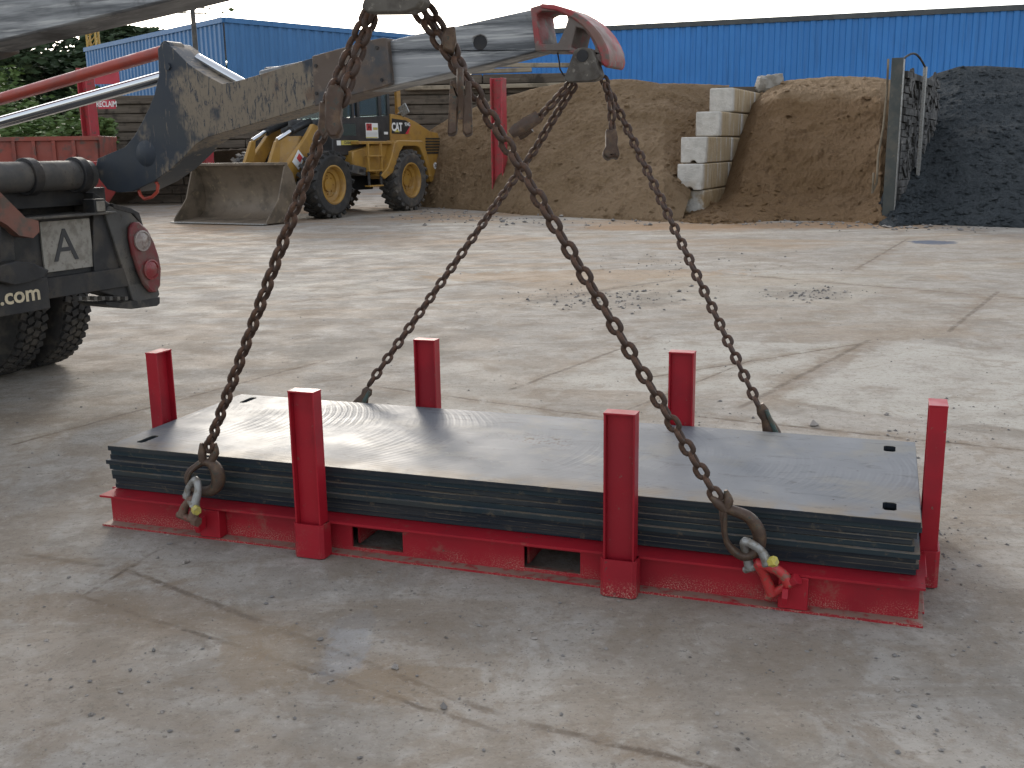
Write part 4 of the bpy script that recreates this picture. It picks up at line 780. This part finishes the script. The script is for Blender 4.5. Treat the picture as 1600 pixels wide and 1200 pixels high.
pile('rubble_mound', [(120, 322), (200, 318), (260, 314), (320, 312), (380, 312), (440, 312)], [(120, 275, 31), (200, 262, 31), (260, 235, 31), (320, 236, 31), (380, 232, 31), (440, 240, 31)], RUB, 'grey brown rubble mound behind the loader bucket', 'rubble mound', lin, .3, .7, 60, 30)

# ------------------------------------------------------------------ block wall
wdir = V((.415, .91, 0)).normalized(); wn = V((wdir.y, -wdir.x, 0))       # along the wall, out of its right side
P0 = gp(1099, 338)
def tfor(px, py): q = onpl(px, py, P0, wn); return (q-P0).dot(wdir)
rows = [(1099, 318, 0, 2), (1097, 280, 0, 3), (1103, 240, 0, 3), (1125, 200, 0, 3), (1145, 160, 0, 3)]
hts = [tuple(onpl(x, y, P0, wn).z for y in (y0, y1)) for x, y0, y1 in ((1098, 338, 301), (1098, 301, 263), (1103, 262, 223), (1125, 217, 184), (1145, 180, 142))]
rown = ['bottom', 'second lowest', 'middle', 'second highest', 'top']; pos = ['front', 'second', 'third']
RW = M(((wn.x, wdir.x, 0, 0), (wn.y, wdir.y, 0, 0), (0, 0, 1, 0), (0, 0, 0, 1)))
zz = 0
for i, (px_, py_, _, n) in enumerate(rows):
    t0 = tfor(px_, py_); h = .545; z0 = i*h
    blk = (1.15, 1.3, 1.25)
    for k in range(n):
        ln = 2.3 if i != 3 else 2.1
        T = M.Translation(P0 + wdir*t0 + wn*random.uniform(-.012, .012)) @ RW
        mb = MB(); r_ = .055 if i in (1, 2) and k == 0 else 0
        mb.prism([(-.54, .006, z0+.008)]+([(-.27+r_*1.2*math.cos(math.radians(a)), .006, z0+.008+r_*math.sin(math.radians(a))) for a in range(180, -1, -30)] if r_ else [])+[(0, .006, z0+.008), (0, .006, z0+h-.008), (-.54, .006, z0+h-.008)], (0, ln-.018, 0))
        o = link('concrete_block', mb, CONCS, None, T, .035)
        mw = o.matrix_basis.copy(); o.data.transform(T.inverted() @ mw); o.matrix_basis = T
        nx = {0: 'pale clean ended', 1: 'brown stained', 2: 'brown stained'}[k]
        tag(o, '%s concrete block, %s in the %s course of the stepped block wall' % (nx, pos[k], rown[i]), 'concrete block', 'concrete blocks of the stepped wall')
        t0 += ln
for i, (px_, py_, nm) in enumerate(((1115, 178, 'step below the top course'), (1095, 218, 'step of the middle course'))):
    pass
# boulder and beam above
mb = MB(); c = at(1203, 131, 27.6)
def bf(u, v):
    th_, ph = u*2*math.pi, v*math.pi; d = V((math.sin(ph)*math.cos(th_), math.sin(ph)*math.sin(th_), math.cos(ph)))
    d = V(tuple(math.copysign(abs(q)**.5, q) for q in d)); r = 1+.30*fbm(d*1.8); return c+V((d.x*.32*r, d.y*.3*r, d.z*.22*r))
mb.grid(bf, 24, 14); tag(link('boulder', mb, simple('boulder_grey', (.27, .25, .22), .9, c2=(.19, .17, .14), scale=5, bump=.4, bscale=12, bdist=.03)), 'pale grey boulder lying on top of the brown sand heap', 'boulder')
mb = MB(); a_, b_ = at(1120, 141, 27.8), at(1186, 141, 27.8); mb.box((a_+b_)/2, ((b_-a_).length, .2, .16)); tag(link('timber_beam', mb, WOOD, None, None, .02), 'dark timber beam lying behind the top concrete blocks', 'timber beam')

# ------------------------------------------------------------------ steel divider
D0 = gp(1386, 349); ddir = V((.50, .866, 0)).normalized(); dn = V((ddir.y, -ddir.x, 0))
topz = at(1395, 90, D0.y).z
DVF = M(((ddir.x, dn.x, 0, D0.x), (ddir.y, dn.y, 0, D0.y), (0, 0, 1, 0), (0, 0, 0, 1))) @ M.Rotation(.012, 4, 'Y')
dv = thing('divider_wall', DVF, 'tall dark divider wall with steel end post between brown sand and gravel', 'divider wall')
mb = MB(); mb.bx(0, .02, -.10, .10, 0, topz); mb.bx(.02, .30, -.01, .01, 0, topz-.002); link('end_post', mb, SHEETP, dv, DVF, .004)
mb = MB(); mb.bx(-.004, .10, .102, .116, 0, topz-.02); link('post_flange', mb, GALV, dv, DVF, .003)
mb = MB(); z = .0; k = 0
while z < topz-.25:
    h = .13; mb.bx(.32, 4.2+random.uniform(-.2, .2), -.10+random.uniform(-.02, .02), .10+random.uniform(-.03, .05), z, z+h-.012)
    for q in range(8): mb.box((.5+random.random()*3.6, .11, z+random.uniform(-.02, h)), (random.uniform(.08, .5), random.uniform(.03, .09), random.uniform(.04, .12)), M.Rotation(random.uniform(-.9, .9), 3, 'Y'))
    z += h; k += 1
link('infill_planks', mb, simple('grimy_infill', (.040, .038, .036), .85, c2=(.11, .105, .10), scale=3.5, lo=.45, hi=.62, c3=(.20, .19, .175), scale3=6, lo3=.58, hi3=.7), dv, DVF, .006)
mb = MB(); mb.bx(1.5, 1.62, .20, .26, .3, topz-.06); link('steel_strut', mb, GALV, dv, DVF, .004)
mb = MB(); mb.tube([V((.03+1.5*t, .1+.13*t, topz-.02+.16*math.sin(math.pi*t)-.05*t)) for t in [i/10 for i in range(11)]], .02, 8); link('hose', mb, BLACK, dv, DVF)
mb = MB(); pts = [(1388, 92, 20.3), (1386, 140, 20.3), (1380, 200, 20.25), (1372, 245, 20.15), (1370, 285, 20.1), (1363, 302, 20.1), (1365, 270, 20.1)]; P = [at(*p) for p in pts]; mb.tube(P, .022, 8); link('rope', mb, WOODL, dv)

# ------------------------------------------------------------------ timber walls and red posts
def timber(label, x0, x1, ytop, Y0, Y1, nrow, extra=False, zb=0):
    A_, B_ = at(x0, ytop[0], Y0), at(x1, ytop[1], Y1); d = V((B_.x-A_.x, B_.y-A_.y, 0)); ln = d.length; d.normalize(); nrm = V((d.y, -d.x, 0)); zt = (A_.z+B_.z)/2
    F = M(((d.x, -nrm.x, 0, A_.x), (d.y, -nrm.y, 0, A_.y), (0, 0, 1, 0), (0, 0, 0, 1)))
    th = thing('timber_wall', F, label, 'timber wall', 'sleeper walls at the back of the yard'); mb = MB(); h = zt/nrow
    for r in range(nrow):
        x = 0
        while x < ln:
            l2 = min(random.uniform(2.2, 2.8), ln-x+.01)
            if not (random.random() < .04): mb.bx(x+.01, x+l2-.01, random.uniform(-.03, .05), .26, r*h+.008, (r+1)*h-random.uniform(.006, .03))
            x += l2
    mb.bx(.02, ln-.02, .12, .20, 0, zt-.05)
    link('sleepers', mb, WOOD, th, F, .02)
    if extra:
        mb = MB()
        for (a_, b_, z, y) in ((.3, ln*.7, zt+.06, .1), (ln*.45, ln-.1, zt+.22, .2), (ln*.1, ln*.95, zt-.35, -.12)): mb.box(((a_+b_)/2, y, z), (b_-a_, .14, .12), M.Rotation(random.uniform(-.02, .02), 3, 'Y'))
        link('loose_pole', mb, WOODL, th, F, .02)
    return th
timber('dark sleeper wall behind the sand pile with pale poles along its top', 600, 930, (118, 112), 30.5, 30.5, 13, True)
timber('stained sleeper wall behind the red sign post on the left', 140, 500, (143, 150), 32.5, 32.0, 12)
def hpost(px, pb, ptop, Y, b, label):
    A_ = at(px, pb, Y); zt = at(px, ptop, Y).z; mb = MB(); z0 = min(A_.z, 0) if A_.z < 0 else 0
    mb.bx(-b, -b+.03, -b, b, 0, zt); mb.bx(b-.03, b, -b, b, 0, zt); mb.bx(-b+.03, b-.03, -.015, .015, 0, zt-.003)
    return tag(link('steel_post', mb, POST, None, M.Translation((A_.x, Y, 0)) @ M.Rotation(math.radians(-22), 4, 'Z'), .004), label, 'post', 'red steel posts of the storage bays')
hpost(781, 290, 122, 25.95, .15, 'weathered red steel post standing in the pale sand pile')
hpost(146, 250, 106, 27, .145, 'red steel post carrying the lettered sign on the left')
hpost(322, 256, 200, 30, .16, 'short red steel post behind the loader bucket')
SR = simple('sign_red', (.42, .03, .05), .5, c2=(.36, .03, .045), scale=3)
def board(label, x0, x1, y0, y1, Y, txt=None):
    a_, b_ = at(x0, y0, Y), at(x1, y1, Y); mb = MB(); mb.bx(a_.x, b_.x, Y, Y+.03, b_.z, a_.z); o = link('sign_board', mb, SR, None, None, .003); tag(o, label, 'sign')
    if txt: t = MB(); t.text(txt, M(((1, 0, 0, (a_.x+b_.x)/2), (0, 0, -1, Y-.003), (0, 1, 0, (a_.z+b_.z)/2), (0, 0, 0, 1))), (a_.z-b_.z)*.85, .001, .004, .68); link('lettering', t, WHITE, o)
board('small red sign board with white lettering beside the red post', 152, 181, 156, 170, 26.75, 'RECLAIM'); board('plain red sign board on top of the red post', 146, 187, 106, 131, 26.75)

# ------------------------------------------------------------------ sheds
def shed(name, label, lines, hmat, trim, depth=25):
    """lines: list of wall runs (x0,y0,Y0,x1,y1,Y1): eaves from one corner to the next"""
    root = None
    for (x0, y0, Y0, x1, y1, Y1) in lines:
        A_, B_ = at(x0, y0, Y0), at(x1, y1, Y1)
        if root is None: root = thing(name, M.Translation((A_.x, A_.y, 0)), label, 'shed', 'blue sheds behind the yard')
        d = V((B_.x-A_.x, B_.y-A_.y, 0)); ln = d.length; d.normalize(); nrm = V((d.y, -d.x, 0)); mb = MB(); p = .46; n = int(ln/p); vs = []; pro = ((0, 0), (.42, 0), (.52, .05), (.90, .05))
        xs = [(min((i+q)*p, ln), o) for i in range(n+1) for q, o in pro if (i+q)*p <= ln]
        for (s_, o) in xs:
            zt = A_.z+(B_.z-A_.z)*s_/ln; q = A_+d*s_+nrm*o; vs += [V((q.x, q.y, 0)), V((q.x, q.y, zt))]
        mb.add(vs, [(2*i, 2*i+2, 2*i+3, 2*i+1) for i in range(len(xs)-1)]); link('wall', mb, hmat, root, None, 0, 25, False)
        t = MB(); q0, q1 = A_+nrm*.10, B_+nrm*.10; up = V((0, 0, .10)); t.prism([q0-up, q1-up, q1+up, q0+up], -nrm*.35); link('eaves_trim', t, trim, root)
    return root
R1 = shed('blue_shed', 'long bright blue corrugated shed behind the sand and gravel piles', [(735, 55, 50, 1750, 4, 40)], BLUER, ROOFT)
mb = MB(); A_, B_ = at(735, 55, 50), at(1750, 4, 40); n_ = V((0, 1, 0)); off = V((.25, .97, 0)); mb.prism([A_, B_, B_+off*20+V((0, 0, 1.2)), A_+off*20+V((0, 0, 1.2))], (0, 0, .05)); link('roof', mb, ROOFT, R1)
mb = MB(); A2 = A_+off*20; mb.prism([V((A_.x, A_.y, 0)), A_, A2+V((0, 0, 1.1)), V((A2.x, A2.y, 0))], (.1, 0, 0)); link('wall', mb, BLUER, R1)
R2 = shed('blue_shed', 'duller blue corrugated shed on the left behind the truck arm', [(133, 78, 58, 350, 31, 44), (350, 31, 44, 735, 66, 54)], BLUEL, BLUEL)
C0, C1, C2 = at(133, 78, 58), at(350, 31, 44), at(735, 66, 54); mb = MB(); mb.prism([C0, C1, C2, C0+(C2-C1)], (0, 0, .05)); link('roof', mb, ROOFT, R2)
# hedge of red skips on the left
def skip(label, px, py, Y, ln, wd, h, rot, mat, txt=None):
    A_ = at(px, py, Y); F = M.Translation((A_.x, A_.y, 0)) @ M.Rotation(rot, 4, 'Z'); o = thing('skip_container', F, label, 'skip', 'red skips parked on the left')
    mb = MB(); pr = [(-ln/2, h), (-ln/2+.05, h*.45), (-ln/2+.45, .05), (ln/2-.45, .05), (ln/2-.05, h*.45), (ln/2, h)]; inner = [(ln/2-.06, h), (ln/2-.11, h*.45), (ln/2-.5, .12), (-ln/2+.5, .12), (-ln/2+.11, h*.45), (-ln/2+.06, h)]
    mb.prism([(x, -wd/2, z) for x, z in pr+inner], (0, wd, 0))
    for s_ in (-1, 1): mb.prism([(x, s_*wd/2-(.04 if s_ > 0 else 0), z) for x, z in pr], (0, .04, 0))
    link('body', mb, mat, o, F, .01)
    for s_ in (-1, 1):
        r = MB(); r.bx(-ln/2, ln/2, s_*(wd/2+.03)-.04, s_*(wd/2+.03)+.04, h-.1, h)
        for k in range(4): x = -ln/2+.6+k*(ln-1.2)/3; r.bx(x-.04, x+.04, s_*(wd/2+.03)-.035, s_*(wd/2+.03)+.035, .1, h-.1)
        link('rib', r, mat, o, F, .005); lg = MB(); lg.cyl((.7, s_*wd/2, h*.75), (.7, s_*(wd/2+.16), h*.75), .05, 10); link('lifting_lug', lg, mat, o, F)
    if txt: t = MB(); t.text(txt, M(((1, 0, 0, 0), (0, 0, -1, -wd/2-.07), (0, 1, 0, h*.6), (0, 0, 0, 1))), h*.4, .002, .01); link('lettering', t, WHITE, o, F)
SK1 = simple('skip_red', (.32, .03, .03), .55, c2=(.25, .06, .045), scale=2, c3=(.12, .07, .05), scale3=4); SK2 = simple('skip_orange_red', (.24, .055, .035), .6, c2=(.16, .05, .035), scale=2, c3=(.10, .06, .045), scale3=4)
skip('orange red skip half hidden behind the truck tube', 88, 250, 27, 2.6, 1.6, 1.9, .1, SK2)
skip('red skip with white lettering at the left edge', 18, 252, 25, 2.4, 1.5, 1.25, .15, SK1, 'M')
skip('small red skip with sloping end beside the red sign post', 112, 255, 25.2, 1.5, 1.3, 1.3, -.1, SK1)

# ------------------------------------------------------------------ trees, bushes
def foliage(mb, c, rx, ry, rz, n, s, rng, zmax=99):
    blobs = [(V((rng.gauss(0, .42)*rx, rng.gauss(0, .42)*ry, rng.gauss(0, .40)*rz)), rng.uniform(.28, .5)) for _ in range(16)]
    for _ in range(n):
        b, r = rng.choice(blobs); d = V((rng.gauss(0, 1), rng.gauss(0, 1), rng.gauss(0, 1))).normalized()*(rng.random()**.4)
        p = V(c)+b+V((d.x*r*rx, d.y*r*ry, d.z*r*rz))
        if p.z > zmax: p.z = zmax-abs(rng.gauss(0, .5))
        q = M.Rotation(rng.random()*6.28, 3, 'Z') @ M.Rotation(rng.random()*3.14, 3, 'X'); k = s*rng.uniform(.6, 1.3)
        mb.add([p+q @ V((-k, 0, 0)), p+q @ V((0, -k*.45, .1*k)), p+q @ V((k, 0, 0)), p+q @ V((0, k*.45, .1*k))], [(0, 1, 2, 3)])
def tree(px, pyt, Y, wd, mat, label, group, n=2600, s=.22, name='tree', trunk=True, seed=0):
    rng = random.Random(seed); T_ = at(px, pyt, Y); zt = T_.z; base = V((T_.x, Y, 0)); o = thing(name, M.Translation(base), label, 'tree' if trunk else 'bush', group)
    mb = MB(); cz = zt*(.60 if trunk else .48); foliage(mb, base+V((0, 0, cz)), wd, wd, zt*(.40 if trunk else .5), n, s, rng, zt-.1); link('crown' if trunk else 'foliage', mb, mat, o, None, 0, 0, False)
    t = MB(); t.tube([base, base+V((.05, 0, zt*.3)), base+V((-.05, .05, zt*.7))], [.16 if trunk else .05, .12 if trunk else .04, .04], 8)
    for k in range(5): q = rng.random()*6.28; z = zt*rng.uniform(.3, .55); t.tube([base+V((0, 0, z)), base+V((math.cos(q)*wd*.5, math.sin(q)*wd*.5, z+zt*.22))], [.06 if trunk else .03, .02], 6)
    link('trunk' if trunk else 'stem', t, BARK, o)
tl = [(-40, 10, 'at the left picture edge'), (10, 35, 'left of the yellow mast, below the near arm'), (60, 28, 'between the picture edge and the yellow mast'), (105, 45, 'just left of the yellow mast'), (165, 48, 'just right of the yellow mast'), (205, 40, 'above the left end of the duller shed'), (245, 44, 'beside the lamp post'), (120, 85, 'low beneath the yellow mast')]
for i, (px_, py_, wh) in enumerate(tl): tree(px_, py_, 78+(i*7) % 11, 4.2, LEAFD, 'dark broadleaf tree behind the sheds, %s' % wh, 'dark trees behind the sheds', 2600, .42, seed=i)
for i, (px_, py_, wh) in enumerate([(345, 13, 'thin topped tree above the corner of the duller shed'), (500, 58, 'small tree top left of the near chain above the shed'), (590, 62, 'low tree top between the two near chains above the shed'), (640, 64, 'low tree top by the right near chain above the shed')]): tree(px_, py_, 72+i, .8 if i == 0 else 4.0, LEAFG, wh, 'trees peeping over the sheds', 260 if i == 0 else 1500, .30, seed=20+i)
for i, (px_, py_, Y, wd, wh) in enumerate([(-10, 98, 36, 2.0, 'at the left edge under the red cylinder'), (35, 108, 35, 1.6, 'under the red cylinder near the left edge'), (80, 120, 36, 1.7, 'between the cylinder and the skips'), (118, 112, 37, 1.4, 'left of the red sign post below the cylinder'), (40, 160, 31, 1.2, 'behind the lettered red skip'), (105, 168, 30, 1.1, 'behind the orange red skip'), (128, 180, 29.5, .7, 'close to the red sign post')]): tree(px_, py_, Y, wd, LEAFG, 'green bush %s' % wh, 'green bushes on the left', 1500, .13, 'bush', False, 40+i)

# ------------------------------------------------------------------ tower crane, lamp post
cr_ = at(143, 40, 66); F = M.Translation((cr_.x, 66, 0)); tc = thing('tower_crane', F, 'yellow tower crane far behind the trees with a long pale jib', 'crane')
CY = simple('crane_yellow', (.42, .27, .06), .6)
mb = MB(); ztop = at(143, 4, 66).z
for sx in (-.26, .26):
    for sy in (-.26, .26): mb.bx(sx-.05, sx+.05, sy-.05, sy+.05, 0, ztop)
z = 0
while z < ztop-.6:
    for s_ in (-.26, .26): mb.cyl((-.26, s_, z), (.26, s_, z+.6), .03, 5); mb.cyl((s_, -.26, z), (s_, .26, z+.6), .03, 5)
    z += .6
link('mast', mb, CY, tc, F)
j = at(330, 22, 76); mb = MB(); p0 = V((0, 0, at(143, 14, 66).z)); p1 = V((j.x-cr_.x, 10, j.z)); n = 16
for k in range(n):
    a_, b_ = p0.lerp(p1, k/n), p0.lerp(p1, (k+1)/n); u = V((0, 0, .38)); mb.cyl(a_, b_, .05, 5); mb.cyl(a_+u, b_+u, .05, 5); mb.cyl(a_, b_+u, .035, 4)
link('jib', mb, simple('crane_pale', (.30, .27, .2), .6), tc, F)
lp = at(307, 95, 38); F = M.Translation((lp.x, 38, 0)); o = thing('lamp_post', F, 'tall thin grey lamp post in front of the duller blue shed', 'lamp post'); zt = at(307, -60, 38).z
mb = MB(); mb.tube([(0, 0, 0), (0, 0, 2), (0, 0, zt)], [.13, .11, .07], 12); link('pole', mb, DUSTY, o, F); mb = MB(); mb.tube([(0, 0, zt-.05), (0, -.6, zt+.1), (0, -1.2, zt+.12)], .04, 8); mb.box((0, -1.4, zt+.12), (.25, .6, .12)); link('lamp_head', mb, DUSTY, o, F, .02)
